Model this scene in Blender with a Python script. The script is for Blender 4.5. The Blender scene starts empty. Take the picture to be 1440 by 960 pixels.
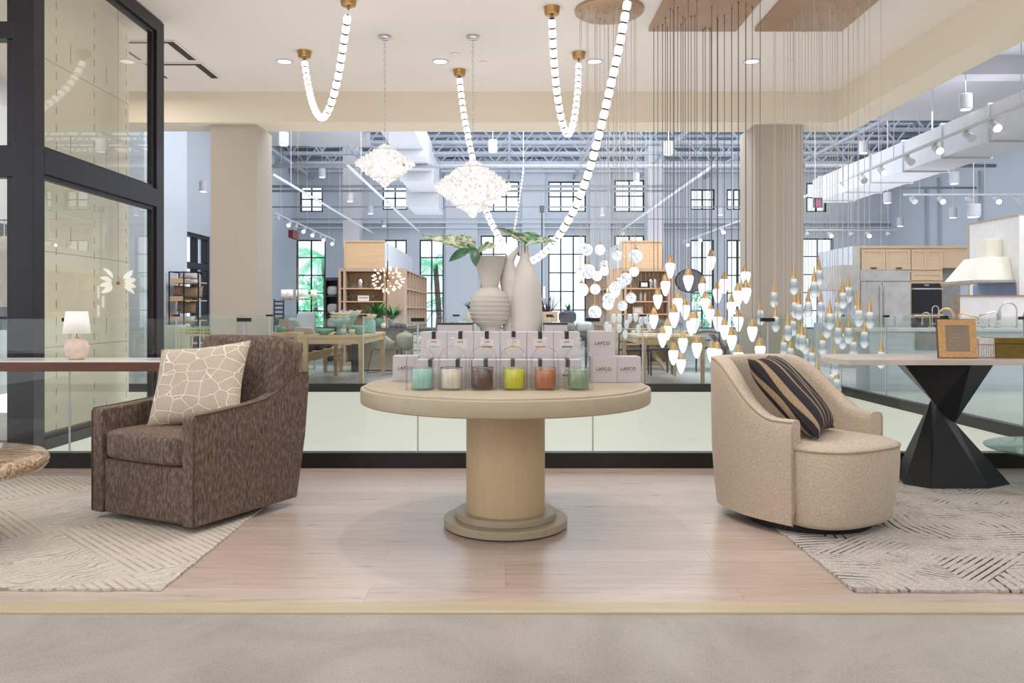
import bpy, math, random
from mathutils import Vector, Matrix
random.seed(7)
C = bpy.context.scene.collection
F = 1120.0; CX = 711.0; CY = 437.0; H = 1.175
PI = math.pi

def P(px, py, Y):
    return ((px-CX)*Y/F, Y, H-(py-CY)*Y/F)
def FX(px, Y): return (px-CX)*Y/F
def FZ(py, Y): return H-(py-CY)*Y/F

# ---------------------------------------------------------------- materials
def lin(c):
    r = []
    for v in c[:3]:
        v = v/255.0
        r.append(v/12.92 if v <= 0.04045 else ((v+0.055)/1.055)**2.4)
    return (r[0], r[1], r[2], 1.0)

class NT:
    def __init__(s, name):
        s.m = bpy.data.materials.new(name); s.m.use_nodes = True
        s.n = s.m.node_tree.nodes; s.l = s.m.node_tree.links
        s.n.clear(); s.out = s.n.new('ShaderNodeOutputMaterial')
    def node(s, t, **kw):
        n = s.n.new(t)
        for k, v in kw.items():
            if k in n.inputs.keys() if isinstance(k, str) else False: n.inputs[k].default_value = v
            else: setattr(n, k, v)
        return n
    def link(s, a, b): s.l.new(a, b)
    def surf(s, sh): s.l.new(sh, s.out.inputs['Surface']); return s.m
    def coord(s, kind='Object', scale=(1,1,1), rot=(0,0,0), loc=(0,0,0)):
        t = s.n.new('ShaderNodeTexCoord'); m = s.n.new('ShaderNodeMapping')
        m.inputs['Scale'].default_value = scale; m.inputs['Rotation'].default_value = rot
        m.inputs['Location'].default_value = loc
        s.l.new(t.outputs[kind], m.inputs['Vector']); return m.outputs['Vector']
    def noise(s, vec, scale=5, detail=4, rough=.55, dist=0):
        n = s.n.new('ShaderNodeTexNoise'); n.inputs['Scale'].default_value = scale
        n.inputs['Detail'].default_value = detail; n.inputs['Roughness'].default_value = rough
        n.inputs['Distortion'].default_value = dist
        if vec is not None: s.l.new(vec, n.inputs['Vector'])
        return n.outputs['Fac']
    def ramp(s, fac, stops, interp='LINEAR'):
        r = s.n.new('ShaderNodeValToRGB'); r.color_ramp.interpolation = interp
        e = r.color_ramp.elements
        while len(e) < len(stops): e.new(0.5)
        for i, (p, c) in enumerate(stops):
            e[i].position = p; e[i].color = lin(c) if len(c) == 3 else c
        s.l.new(fac, r.inputs['Fac']); return r.outputs['Color']
    def math(s, op, a, b=None, c=None):
        n = s.n.new('ShaderNodeMath'); n.operation = op
        for i, v in enumerate((a, b, c)):
            if v is None: continue
            if isinstance(v, (int, float)): n.inputs[i].default_value = v
            else: s.l.new(v, n.inputs[i])
        return n.outputs[0]
    def mix(s, fac, a, b, mode='MIX'):
        n = s.n.new('ShaderNodeMix'); n.data_type = 'RGBA'; n.blend_type = mode
        if isinstance(fac, (int, float)): n.inputs[0].default_value = fac
        else: s.l.new(fac, n.inputs[0])
        for i, v in ((6, a), (7, b)):
            if isinstance(v, tuple): n.inputs[i].default_value = lin(v) if len(v) == 3 else v
            else: s.l.new(v, n.inputs[i])
        return n.outputs[2]
    def sep(s, vec):
        n = s.n.new('ShaderNodeSeparateXYZ'); s.l.new(vec, n.inputs[0]); return n.outputs
    def comb(s, x, y, z):
        n = s.n.new('ShaderNodeCombineXYZ')
        for i, v in enumerate((x, y, z)):
            if isinstance(v, (int, float)): n.inputs[i].default_value = v
            else: s.l.new(v, n.inputs[i])
        return n.outputs[0]
    def bsdf(s, color=(200,200,200), rough=.5, metal=0, spec=.5, emis=None, estr=0, coat=0, sheen=0, sub=0):
        b = s.n.new('ShaderNodeBsdfPrincipled')
        if isinstance(color, tuple): b.inputs['Base Color'].default_value = lin(color)
        else: s.l.new(color, b.inputs['Base Color'])
        if isinstance(rough, (int, float)): b.inputs['Roughness'].default_value = rough
        else: s.l.new(rough, b.inputs['Roughness'])
        b.inputs['Metallic'].default_value = metal
        b.inputs['Specular IOR Level'].default_value = spec
        b.inputs['Coat Weight'].default_value = coat
        b.inputs['Sheen Weight'].default_value = sheen
        if emis is not None:
            if isinstance(emis, tuple): b.inputs['Emission Color'].default_value = lin(emis)
            else: s.l.new(emis, b.inputs['Emission Color'])
            b.inputs['Emission Strength'].default_value = estr
        return b
    def bump(s, b, height, strength=.3, dist=.01):
        n = s.n.new('ShaderNodeBump'); n.inputs['Strength'].default_value = strength
        n.inputs['Distance'].default_value = dist
        s.l.new(height, n.inputs['Height']); s.l.new(n.outputs[0], b.inputs['Normal'])

def plain(name, color, rough=.5, metal=0, spec=.5, emis=None, estr=0, coat=0, var=.06, vs=8, bump=0, bs=60):
    t = NT(name)
    vec = t.coord('Object')
    col = color
    if var:
        f = t.noise(vec, vs, 3)
        a = tuple(max(0, min(255, int(c*(1-var)))) for c in color)
        b = tuple(max(0, min(255, int(c*(1+var)))) for c in color)
        col = t.ramp(f, [(.3, a), (.7, b)])
    s = t.bsdf(col, rough, metal, spec, emis, estr, coat)
    if bump: t.bump(s, t.noise(vec, bs, 3), bump, .004)
    return t.surf(s.outputs[0])

def emit(name, color, strength, rim=None):
    t = NT(name)
    e = t.n.new('ShaderNodeEmission'); e.inputs['Strength'].default_value = strength
    if rim:
        lw = t.n.new('ShaderNodeLayerWeight'); lw.inputs['Blend'].default_value = .35
        col = t.ramp(lw.outputs['Facing'], [(.2, color), (.95, rim)])
        t.link(col, e.inputs['Color'])
    else: e.inputs['Color'].default_value = lin(color)
    return t.surf(e.outputs[0])

def glass(name, tint=(225,238,235), refl=1.0, edge=None, edge_amt=.5, rough=.0, ior=1.45, epow=3):
    """thin architectural glass: transparent film plus fresnel mirror"""
    t = NT(name)
    tr = t.n.new('ShaderNodeBsdfTransparent'); tr.inputs[0].default_value = lin(tint)
    gl = t.n.new('ShaderNodeBsdfGlossy'); gl.inputs['Roughness'].default_value = rough
    lw0 = t.n.new('ShaderNodeLayerWeight'); lw0.inputs['Blend'].default_value = .5
    r0 = ((ior-1)/(ior+1))**2
    sch = t.math('ADD', t.math('MULTIPLY', t.math('POWER', lw0.outputs['Facing'], 5), 1-r0), r0*refl)
    mx = t.n.new('ShaderNodeMixShader')
    t.link(sch, mx.inputs[0]); t.link(tr.outputs[0], mx.inputs[1]); t.link(gl.outputs[0], mx.inputs[2])
    o = mx.outputs[0]
    if edge:
        lw = t.n.new('ShaderNodeLayerWeight'); lw.inputs['Blend'].default_value = .5
        f = t.math('MULTIPLY', t.math('POWER', lw.outputs['Facing'], epow), edge_amt)
        d = t.bsdf(edge, .2)
        m2 = t.n.new('ShaderNodeMixShader')
        t.link(f, m2.inputs[0]); t.link(o, m2.inputs[1]); t.link(d.outputs[0], m2.inputs[2]); o = m2.outputs[0]
    return t.surf(o)

def wood(name, c1, c2, rough=.45, scale=1, axis='x', ringy=.5, bumps=.08):
    t = NT(name)
    sc = {'x': (1.2, 14, 14), 'y': (14, 1.2, 14), 'z': (14, 14, 1.2)}[axis]
    v = t.coord('Object', tuple(k*scale for k in sc))
    f = t.noise(v, 2.2, 6, .6, .6)
    v2 = t.coord('Object', tuple(k*scale*5 for k in sc))
    f2 = t.noise(v2, 3, 3, .6)
    m = t.math('ADD', t.math('MULTIPLY', f, .65), t.math('MULTIPLY', f2, .35))
    col = t.ramp(m, [(.3, c1), (.7, c2)])
    b = t.bsdf(col, rough); t.bump(b, m, bumps, .003)
    return t.surf(b.outputs[0])

M = {}
M['ceiling'] = plain('ceiling_paint', (236,225,218), .9, var=.012, vs=.6)
M['beam'] = plain('beam_paint', (234,221,201), .9, var=.012, vs=.6)
M['column'] = plain('column_paint', (184,172,160), .85, var=.01, vs=.5)
M['white_wall'] = plain('cool_white_paint', (216,223,233), .85, var=.012, vs=.5)
M['soffit'] = plain('grey_white_paint', (196,194,198), .9, var=.02, vs=.5)
M['fascia'] = plain('fascia_paint', (208,207,196), .7, var=.01, vs=.4)
M['frame_dark'] = plain('dark_bronze_metal', (36,33,38), .38, .3, var=.08, vs=3)
M['black_metal'] = plain('black_powder_coat', (20,20,22), .5, .2, var=.1, vs=10)
M['shoe'] = plain('black_base_shoe', (40,36,35), .35, .4, var=.12, vs=14)
M['brass'] = plain('brushed_brass', (184,144,92), .32, .9, var=.05, vs=30)
M['brass_soft'] = plain('satin_gold', (216,182,130), .35, .75, var=.04, vs=30)
M['copper_plate'] = plain('brushed_bronze_plate', (180,148,120), .42, .55, var=.03, vs=4)
M['dark_bronze'] = plain('dark_bronze', (92,70,52), .4, .5, var=.05)
M['chrome'] = plain('chrome', (210,210,214), .12, 1, var=0)
M['steel'] = plain('brushed_steel', (204,200,196), .3, .6, var=.05, vs=4)
M['white'] = plain('white_satin', (236,234,232), .45, var=.015)
M['white_metal'] = plain('white_metal', (192,195,202), .5, var=.02)
M['pipe'] = plain('pipe_paint', (192,195,202), .6, var=.02)
M['pipe_dim'] = plain('dimmed_pipe_paint', (150,153,160), .6, var=.02)  # darker copy of the pipe paint, offsets overbright lamp light on these pipes
M['petal'] = emit('petal_reflection_glow', (255,250,240), 1.6, rim=(220,216,206))  # glow for the petals that stand in for a reflection
M['deck'] = plain('roof_deck', (118,126,140), .8, var=.12, vs=1.5)
M['truss'] = plain('truss_paint', (176,182,194), .7, var=.05, vs=2)
M['box_white'] = plain('white_carton', (200,194,197), .6, var=.01)
M['ribbon'] = plain('black_ribbon', (40,38,40), .5, var=.1)
M['ink'] = plain('ink', (60,56,58), .7, var=0)
M['pale_ink'] = plain('pale_ink', (176,170,160), .7, var=0)
M['vase'] = plain('matte_ceramic', (210,203,196), .55, var=.02, vs=3)
M['stem_cable'] = plain('grey_cable', (120,116,114), .5, var=0)
M['pale_cable'] = plain('pale_cable', (205,200,192), .5, var=0)
M['oak'] = wood('pale_oak', (200,164,126), (220,188,152), .5, 1, 'x')
M['oak_z'] = wood('pale_oak_vertical', (194,158,122), (214,182,146), .5, 1, 'z')
M['taupe_oak'] = wood('taupe_oak', (178,150,128), (198,172,148), .5, 1, 'z')
M['rattan'] = wood('rattan', (196,170,118), (222,198,146), .5, 2, 'z')
M['marble_taupe'] = plain('pale_taupe_stone', (206,194,184), .3, var=.05, vs=9)
M['walnut'] = wood('walnut_edge', (84,50,38), (112,70,52), .35, 1, 'x')
M['table_oak'] = wood('cerused_oak', (168,155,132), (184,171,148), .42, .9, 'x', bumps=.04)
M['table_oak_z'] = wood('cerused_oak_vertical', (196,174,138), (210,188,152), .45, 1.4, 'z', bumps=.04)
M['cabinet_oak'] = wood('natural_cabinet_oak', (206,178,144), (220,194,162), .5, .6, 'x')
M['celadon'] = plain('celadon_glaze', (140,194,184), .25, var=.06)
M['cream_glaze'] = plain('cream_glaze', (232,224,196), .3, var=.03)
M['grey_glaze'] = plain('pale_grey_glaze', (214,222,228), .3, var=.03)
M['green_glass'] = plain('teal_glass', (60,130,110), .15, var=.1)
M['dark_grey'] = plain('charcoal_laminate', (62,64,72), .5, var=.05)
M['mid_grey'] = plain('stone_grey', (150,150,150), .5, var=.06)
M['linen_grey'] = plain('folded_linen', (200,196,194), .9, var=.06, vs=20, bump=.2)
M['brown_textile'] = plain('taupe_textile', (156,132,116), .9, var=.12, vs=14, bump=.2)
M['dark_textile'] = plain('charcoal_textile', (70,68,78), .9, var=.15, vs=14, bump=.2)
M['upholstery_pale'] = plain('pale_green_grey_upholstery', (196,198,184), .85, var=.04, vs=12, bump=.1)
M['upholstery_tan'] = plain('tan_upholstery', (188,174,152), .85, var=.04, vs=12, bump=.1)
M['leaf'] = plain('leaf_green', (58,120,62), .45, var=.3, vs=16)
M['leaf_dark'] = plain('deep_leaf_green', (34,84,50), .4, var=.3, vs=16)
M['leaf_sun'] = plain('palm_green_self_glow', (120,196,150), .6, var=.25, vs=4, emis=(150,225,190), estr=.55)  # emission pales the leaves like daylight passing through them
M['bark'] = plain('bark', (120,100,84), .9, var=.2, vs=6)
M['shade_fabric'] = plain('white_linen_shade', (244,240,236), .9, var=.01, emis=(255,244,235), estr=.25)
M['ceramic_stone'] = plain('blush_stone', (226,206,190), .3, var=.06, vs=14)
M['marble'] = plain('white_marble', (232,228,226), .18, var=.03, vs=3)
M['hood'] = plain('cream_enamel', (246,241,226), .2, var=.01)
M['black_glass'] = plain('black_oven_glass', (18,18,22), .08, var=0)
M['blue_lit'] = plain('splashback_steel', (150,160,190), .3, .3, var=.04)
M['cork'] = plain('cork_shagreen', (206,162,110), .6, var=.1, vs=120)
M['taupe_card'] = plain('taupe_card', (150,134,116), .6, var=.03)
M['olive_brass'] = plain('aged_brass_box', (134,112,56), .38, .6, var=.08, vs=20)
M['red_sign'] = plain('dark_red_sign', (120,30,50), .5, var=.05)
M['pink_sign'] = plain('magenta_sign', (176,60,110), .5, var=.1)
M['vent_dark'] = plain('vent_slot', (60,54,50), .8, var=.1)
M['mesh_black'] = plain('dark_wire_mesh', (96,98,106), .6, var=.1, vs=40)

M['rail_glass'] = glass('low_iron_railing_glass', (249,252,251), 1.0)
M['win_glass'] = glass('window_glass', (240,246,250), .8)
M['tower_glass'] = glass('storefront_glass', (250,250,246), 1.7)
M['cloche_glass'] = glass('clear_cloche_glass', (253,254,254), 1.3, edge=(120,120,126), edge_amt=.85, epow=9)
M['knob_glass'] = glass('cloche_knob_glass', (250,250,250), 1.6, edge=(245,245,248), edge_amt=1.0, epow=1.2, rough=.03)
M['table_glass'] = glass('table_glass', (206,228,222), 1.4, edge=(120,150,142), edge_amt=.4)
M['clear_glass'] = glass('clear_glassware', (232,238,240), 1.2, edge=(240,244,248), edge_amt=.6, rough=.05)

M['bead'] = emit('opal_bead_glow', (255,252,250), 2.6, rim=(228,226,230))
M['bulb'] = emit('opal_bulb_glow', (255,253,250), 2.4, rim=(240,242,250))
M['downlight'] = emit('downlight_lens', (255,252,246), 3.0)
M['spot_lens'] = emit('spot_lens', (255,252,246), 9.0)
M['warm_bulb'] = emit('warm_frosted_bulb', (255,226,214), 2.2)

def crystal(name, base, lo, hi, trans=.35):
    t = NT(name)
    g = t.n.new('ShaderNodeNewGeometry')
    f = t.noise(t.coord('Object'), 38, 2)
    m = t.math('ADD', t.math('MULTIPLY', g.outputs['Random Per Island'], .6), t.math('MULTIPLY', f, .4))
    col = t.ramp(m, [(.15, lo), (.5, base), (.75, hi)])
    e = t.n.new('ShaderNodeEmission'); t.link(col, e.inputs[0]); e.inputs[1].default_value = 1.5
    gl = t.n.new('ShaderNodeBsdfGlossy'); gl.inputs['Roughness'].default_value = .08
    mx = t.n.new('ShaderNodeMixShader'); mx.inputs[0].default_value = .22
    t.link(e.outputs[0], mx.inputs[1]); t.link(gl.outputs[0], mx.inputs[2])
    tr = t.n.new('ShaderNodeBsdfTransparent')
    m2 = t.n.new('ShaderNodeMixShader'); m2.inputs[0].default_value = trans
    t.link(mx.outputs[0], m2.inputs[1]); t.link(tr.outputs[0], m2.inputs[2])
    return t.surf(m2.outputs[0])
M['crystal'] = crystal('lit_crystal', (250,248,246), (222,205,188), (255,255,255), .05)
M['crystal_dim'] = crystal('clear_crystal', (214,220,228), (150,155,165), (250,252,255), .4)

def drop_glass():
    t = NT('bubbled_crystal_drop')
    v = t.coord('Object', (1,1,.7))
    vo = t.n.new('ShaderNodeTexVoronoi'); vo.inputs['Scale'].default_value = 60
    t.link(v, vo.inputs['Vector'])
    z = t.sep(t.coord('Object'))[2]
    core = t.ramp(vo.outputs['Distance'], [(.15, (255,255,255)), (.45, (206,218,226)), (.8, (150,164,172))])
    zf = t.n.new('ShaderNodeMapRange'); t.link(z, zf.inputs[0])
    zf.inputs[1].default_value = -.16; zf.inputs[2].default_value = 0
    top = t.ramp(zf.outputs[0], [(0, (255,255,255)), (.22, (226,232,236)), (.45, (150,160,164)), (.72, (176,186,190)), (.9, (246,248,250)), (1, (255,255,255))])
    spk = t.ramp(vo.outputs['Distance'], [(.0, (255,255,255)), (.30, (0,0,0))])
    col = t.mix(t.sep(spk)[0], top, (252,254,255))
    e = t.n.new('ShaderNodeEmission'); t.link(col, e.inputs[0]); e.inputs[1].default_value = 1.35  # sparkle and bright ends of the drop are painted into its glow
    tr = t.n.new('ShaderNodeBsdfTransparent')
    gl = t.n.new('ShaderNodeBsdfGlossy'); gl.inputs['Roughness'].default_value = .05
    m1 = t.n.new('ShaderNodeMixShader'); m1.inputs[0].default_value = .3
    t.link(e.outputs[0], m1.inputs[1]); t.link(tr.outputs[0], m1.inputs[2])
    fr = t.n.new('ShaderNodeFresnel'); fr.inputs[0].default_value = 1.5
    m2 = t.n.new('ShaderNodeMixShader'); t.link(fr.outputs[0], m2.inputs[0])
    t.link(m1.outputs[0], m2.inputs[1]); t.link(gl.outputs[0], m2.inputs[2])
    return t.surf(m2.outputs[0])
M['drop'] = drop_glass()

def globe_glass():
    t = NT('marbled_glass_globe')
    f = t.noise(t.coord('Object'), 30, 4, .6, 1.5)
    col = t.ramp(f, [(.38, (150,160,180)), (.48, (235,240,248)), (.62, (255,255,255))])
    e = t.n.new('ShaderNodeEmission'); t.link(col, e.inputs[0]); e.inputs[1].default_value = 1.7
    return t.surf(e.outputs[0])
M['globe'] = globe_glass()

# floor boards
def planks():
    t = NT('blonde_oak_planks')
    v = t.coord('Object')
    br = t.n.new('ShaderNodeTexBrick')
    br.offset = .37; br.offset_frequency = 3
    br.inputs['Color1'].default_value = (0,0,0,1); br.inputs['Color2'].default_value = (1,1,1,1)
    br.inputs['Mortar'].default_value = (.5,.5,.5,1)
    br.inputs['Scale'].default_value = 1; br.inputs['Mortar Size'].default_value = .0018
    br.inputs['Mortar Smooth'].default_value = .2
    br.inputs['Brick Width'].default_value = 1.55; br.inputs['Row Height'].default_value = .178
    t.link(v, br.inputs['Vector'])
    sx = t.sep(v)
    bw = t.sep(br.outputs['Color'])[0]
    # grain, offset per plank
    gv = t.comb(t.math('ADD', t.math('MULTIPLY', sx[0], 1.1), t.math('MULTIPLY', bw, 9)), t.math('MULTIPLY', sx[1], 12), t.math('MULTIPLY', bw, 5))
    g = t.noise(gv, 1.6, 7, .62, 1.2)
    g2 = t.noise(t.comb(t.math('MULTIPLY', sx[0], 5), t.math('MULTIPLY', sx[1], 90), 0), 1.5, 3)
    col = t.ramp(g, [(.22, (164,146,135)), (.5, (193,176,166)), (.78, (209,195,186))])
    col = t.mix(.22, col, t.ramp(bw, [(0, (170,150,140)), (1, (236,224,214))]), 'MIX')
    col = t.mix(.25, col, t.ramp(g2, [(.3, (160,130,112)), (.7, (240,226,210))]), 'SOFT_LIGHT')
    kn = t.noise(t.comb(t.math('MULTIPLY', sx[0], 1.0), t.math('MULTIPLY', sx[1], 3.6), 3), 1.9, 1)
    col = t.mix(t.ramp(kn, [(.745, (0,0,0)), (.80, (140,140,140))]), col, (142,106,88))
    col = t.mix(br.outputs['Fac'], col, (172,146,128))
    b = t.bsdf(col, t.math('ADD', .22, t.math('MULTIPLY', g, .16)), spec=.6, coat=.22)
    b.inputs['Coat Roughness'].default_value = .22
    t.bump(b, t.math('SUBTRACT', g, t.math('MULTIPLY', br.outputs['Fac'], 2)), .12, .002)
    return t.surf(b.outputs[0])
M['planks'] = planks()
M['nosing'] = wood('nosing_oak', (186,170,140), (204,190,162), .4, .8, 'x')

def concrete():
    t = NT('polished_concrete')
    v = t.coord('Object')
    a = t.noise(v, 1.6, 6, .65, .6); b_ = t.noise(v, 210, 2); c = t.noise(v, 7, 6, .75)
    col = t.ramp(a, [(.3, (152,147,140)), (.7, (186,181,174))])
    col = t.mix(.3, col, t.ramp(b_, [(.36, (116,110,102)), (.5, (178,172,164)), (.66, (226,222,212))]), 'SOFT_LIGHT')
    col = t.mix(.12, col, t.ramp(b_, [(.42, (130,124,116)), (.62, (214,208,198))]))
    col = t.mix(t.ramp(c, [(.68, (0,0,0)), (.78, (90,90,90))]), col, (128,120,112))
    s = t.bsdf(col, t.math('ADD', .3, t.math('MULTIPLY', c, .2)), spec=.45)
    return t.surf(s.outputs[0])
M['concrete'] = concrete()
M['far_floor'] = plain('pale_store_floor', (196,192,190), .35, var=.06, vs=1.2)
M['side_floor'] = plain('pale_grey_floor_tile', (186,190,182), .35, var=.05, vs=.8)

def chenille():
    t = NT('brown_chenille')
    v = t.coord('Object')
    a = t.noise(t.coord('Object', (1,1,.45)), 55, 7, .72, .5); b_ = t.noise(v, 190, 2)
    n = t.noise(t.coord('Object', (1,1,.35)), 75, 3, .6, .3)
    m = t.math('ADD', t.math('MULTIPLY', a, .55), t.math('MULTIPLY', n, .45))
    col = t.ramp(m, [(.38, (66,51,43)), (.50, (100,83,72)), (.62, (134,117,104))])
    lw = t.n.new('ShaderNodeLayerWeight'); lw.inputs['Blend'].default_value = .35
    s = t.bsdf(col, .8, sheen=.35); s.inputs['Sheen Roughness'].default_value = .4
    s.inputs['Sheen Tint'].default_value = lin((190,160,140))
    t.bump(s, t.math('ADD', b_, m), .35, .004)
    return t.surf(s.outputs[0])
M['chenille'] = chenille()

def weave(name, c1, c2, sc=260):
    t = NT(name)
    v = t.coord('Object')
    a = t.noise(t.coord('Object', (1,1,6)), sc*.25, 2); b_ = t.noise(t.coord('Object', (5,5,1)), sc*.3, 2)
    m = t.math('MULTIPLY', t.math('ADD', a, b_), .5)
    col = t.ramp(m, [(.4, c1), (.6, c2)])
    s = t.bsdf(col, .9, sheen=.2)
    t.bump(s, m, .35, .003)
    return t.surf(s.outputs[0])
M['oat'] = weave('oatmeal_weave', (182,164,144), (214,198,178))
M['piping'] = plain('oatmeal_piping', (176,158,138), .9, var=.05, vs=40)
M['piping_brown'] = plain('brown_piping', (92,72,60), .85, var=.12, vs=40)

def corded():
    t = NT('linen_with_cream_cord_cells')
    v = t.coord('Object', (1, 0, 1.25))
    d = t.n.new('ShaderNodeVectorMath'); d.operation = 'ADD'
    nn = t.n.new('ShaderNodeTexNoise'); nn.inputs['Scale'].default_value = 9
    t.link(v, nn.inputs['Vector'])
    sc = t.n.new('ShaderNodeVectorMath'); sc.operation = 'SCALE'; sc.inputs['Scale'].default_value = .03
    t.link(nn.outputs['Color'], sc.inputs[0]); t.link(v, d.inputs[0]); t.link(sc.outputs[0], d.inputs[1])
    vo = t.n.new('ShaderNodeTexVoronoi'); vo.feature = 'DISTANCE_TO_EDGE'
    vo.inputs['Scale'].default_value = 11; vo.inputs['Randomness'].default_value = .72
    t.link(d.outputs[0], vo.inputs['Vector'])
    line = t.ramp(vo.outputs['Distance'], [(.026, (255,255,255)), (.046, (0,0,0))])
    w = t.noise(t.coord('Object', (5,1,1)), 120, 2)
    base = t.ramp(w, [(.35, (178,162,146)), (.65, (204,190,174))])
    col = t.mix(line, base, (238,228,208))
    s = t.bsdf(col, .9); 
    t.bump(s, t.math('ADD', t.math('MULTIPLY', t.sep(line)[0], 1.5), t.math('MULTIPLY', w, .2)), .7, .006)
    return t.surf(s.outputs[0])
M['corded'] = corded()

def striped():
    t = NT('charcoal_cloth_with_tan_stripes')
    v = t.coord('Object')
    x = t.sep(v)[0]
    m = t.math('ABSOLUTE', t.math('SUBTRACT', t.math('FRACT', t.math('MULTIPLY', t.math('ADD', x, .52), 12.5)), .5))
    line = t.ramp(m, [(.385, (0,0,0)), (.41, (255,255,255))])
    w = t.noise(v, 180, 2)
    a = t.ramp(w, [(.35, (34,32,36)), (.65, (56,52,56))]); b_ = t.ramp(w, [(.35, (150,126,96)), (.65, (186,162,130))])
    s = t.bsdf(t.mix(line, a, b_), .9); t.bump(s, w, .3, .003)
    return t.surf(s.outputs[0])
M['striped'] = striped()

def rug(name, dark, seed, contrast):
    t = NT(name)
    v = t.coord('Object', loc=(seed, seed*.37, 0))
    xy = t.sep(v)
    wob = t.noise(v, 3.2 if not dark else 5, 3)
    X = t.math('ADD', xy[0], t.math('MULTIPLY', wob, .10 if not dark else .03))
    Y = t.math('ADD', xy[1], t.math('MULTIPLY', wob, .10 if not dark else .03))
    s = 1.1 if dark else 1.5
    a = t.math('ABSOLUTE', t.math('SUBTRACT', t.math('FRACT', t.math('DIVIDE', X, s)), .5))
    b = t.math('ABSOLUTE', t.math('SUBTRACT', t.math('FRACT', t.math('DIVIDE', Y, s*.9)), .5))
    if dark:
        dm = t.math('MAXIMUM', t.math('ADD', a, t.math('MULTIPLY', b, .15)), t.math('ADD', b, t.math('MULTIPLY', a, .15)))
        dm2 = t.math('ADD', a, b)
        sel = t.math('GREATER_THAN', t.math('ADD', a, b), .52)
        d = t.math('ADD', t.math('MULTIPLY', dm, t.math('SUBTRACT', 1, sel)), t.math('MULTIPLY', dm2, sel))
        k = 24
    else:
        sel = t.math('GREATER_THAN', t.math('ADD', a, b), .5)
        w2 = t.noise(t.comb(xy[0], xy[1], 2), 4.5, 2)
        d1 = t.math('MULTIPLY', t.math('ADD', xy[0], xy[1]), .62)
        d2 = t.math('ADD', t.math('MULTIPLY', t.math('SUBTRACT', xy[0], xy[1]), .62), t.math('MULTIPLY', w2, .22))
        d = t.math('ADD', t.math('MULTIPLY', d1, sel), t.math('MULTIPLY', d2, t.math('SUBTRACT', 1, sel))); k = 30
    ln = t.math('ABSOLUTE', t.math('SUBTRACT', t.math('FRACT', t.math('MULTIPLY', d, k)), .5))
    n1 = t.noise(v, 7, 5, .7); n2 = t.noise(v, 110, 2); n3 = t.noise(v, 2.2, 2)
    if dark:
        base = t.ramp(n2, [(.3, (176,168,158)), (.7, (214,208,200))])
        base = t.mix(t.ramp(n1, [(.45, (0,0,0)), (.7, (110,110,110))]), base, (176,166,156))
        lm = t.math('MULTIPLY', t.ramp(ln, [(.08, (255,255,255)), (.17, (0,0,0))]), t.ramp(t.math('ADD', t.math('MULTIPLY', n1, .65), t.math('MULTIPLY', n3, .35)), [(.42, (70,70,70)), (.50, (150,150,150)), (.57, (255,255,255))]))
        col = t.mix(lm, base, (46,40,38))
    else:
        base = t.ramp(n2, [(.3, (194,186,175)), (.7, (226,219,209))])
        base = t.mix(t.ramp(n3, [(.45, (0,0,0)), (.6, (120,120,120))]), base, (200,188,174))
        lm = t.ramp(ln, [(.07, (235,235,235)), (.22, (0,0,0))])
        lm = t.math('MULTIPLY', lm, t.ramp(n1, [(.35, (70,70,70)), (.6, (210,210,210))]))
        base = t.mix(t.math('MULTIPLY', sel, .35), base, (206,192,176))
        col = t.mix(lm, base, (116,100,86))
    bs = t.bsdf(col, .95)
    t.bump(bs, t.math('SUBTRACT', n2, t.math('MULTIPLY', lm, 1.5)), .6, .006)
    return t.surf(bs.outputs[0])
M['rug_l'] = rug('cream_carved_rug', False, 3.1, 1)
M['rug_r'] = rug('cream_rug_broken_black_lines', True, 5.7, 1)

def petrified():
    t = NT('petrified_wood')
    v = t.coord('Object', (1.0, 4, 3), rot=(0,0,.5))
    f = t.noise(v, 2.2, 7, .7, 2.6)
    col = t.ramp(f, [(.30, (50,36,30)), (.38, (104,76,56)), (.44, (176,140,102)), (.50, (214,196,172)), (.55, (120,88,62)), (.60, (188,152,108)), (.70, (208,190,168))])
    return t.surf(t.bsdf(col, .15, coat=.4).outputs[0])
M['petrified'] = petrified()

def variegated():
    t = NT('variegated_leaf')
    v = t.coord('Object')
    f = t.noise(t.coord('Object', (1.5, 14, 1)), 3, 3, .6, .6)
    col = t.ramp(f, [(.38, (28,72,42)), (.48, (70,116,68)), (.55, (186,180,152)), (.60, (92,124,80)), (.68, (150,140,112))])
    b = t.bsdf(col, .4)
    return t.surf(b.outputs[0])
M['variegated'] = variegated()

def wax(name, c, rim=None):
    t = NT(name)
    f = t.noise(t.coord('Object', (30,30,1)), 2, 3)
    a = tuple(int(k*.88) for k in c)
    b = t.bsdf(t.ramp(f, [(.35, a), (.65, c)]), .12, coat=.3, emis=c, estr=.22)  # small emission of the wax colour brightens it behind the glass
    return t.surf(b.outputs[0])

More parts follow.
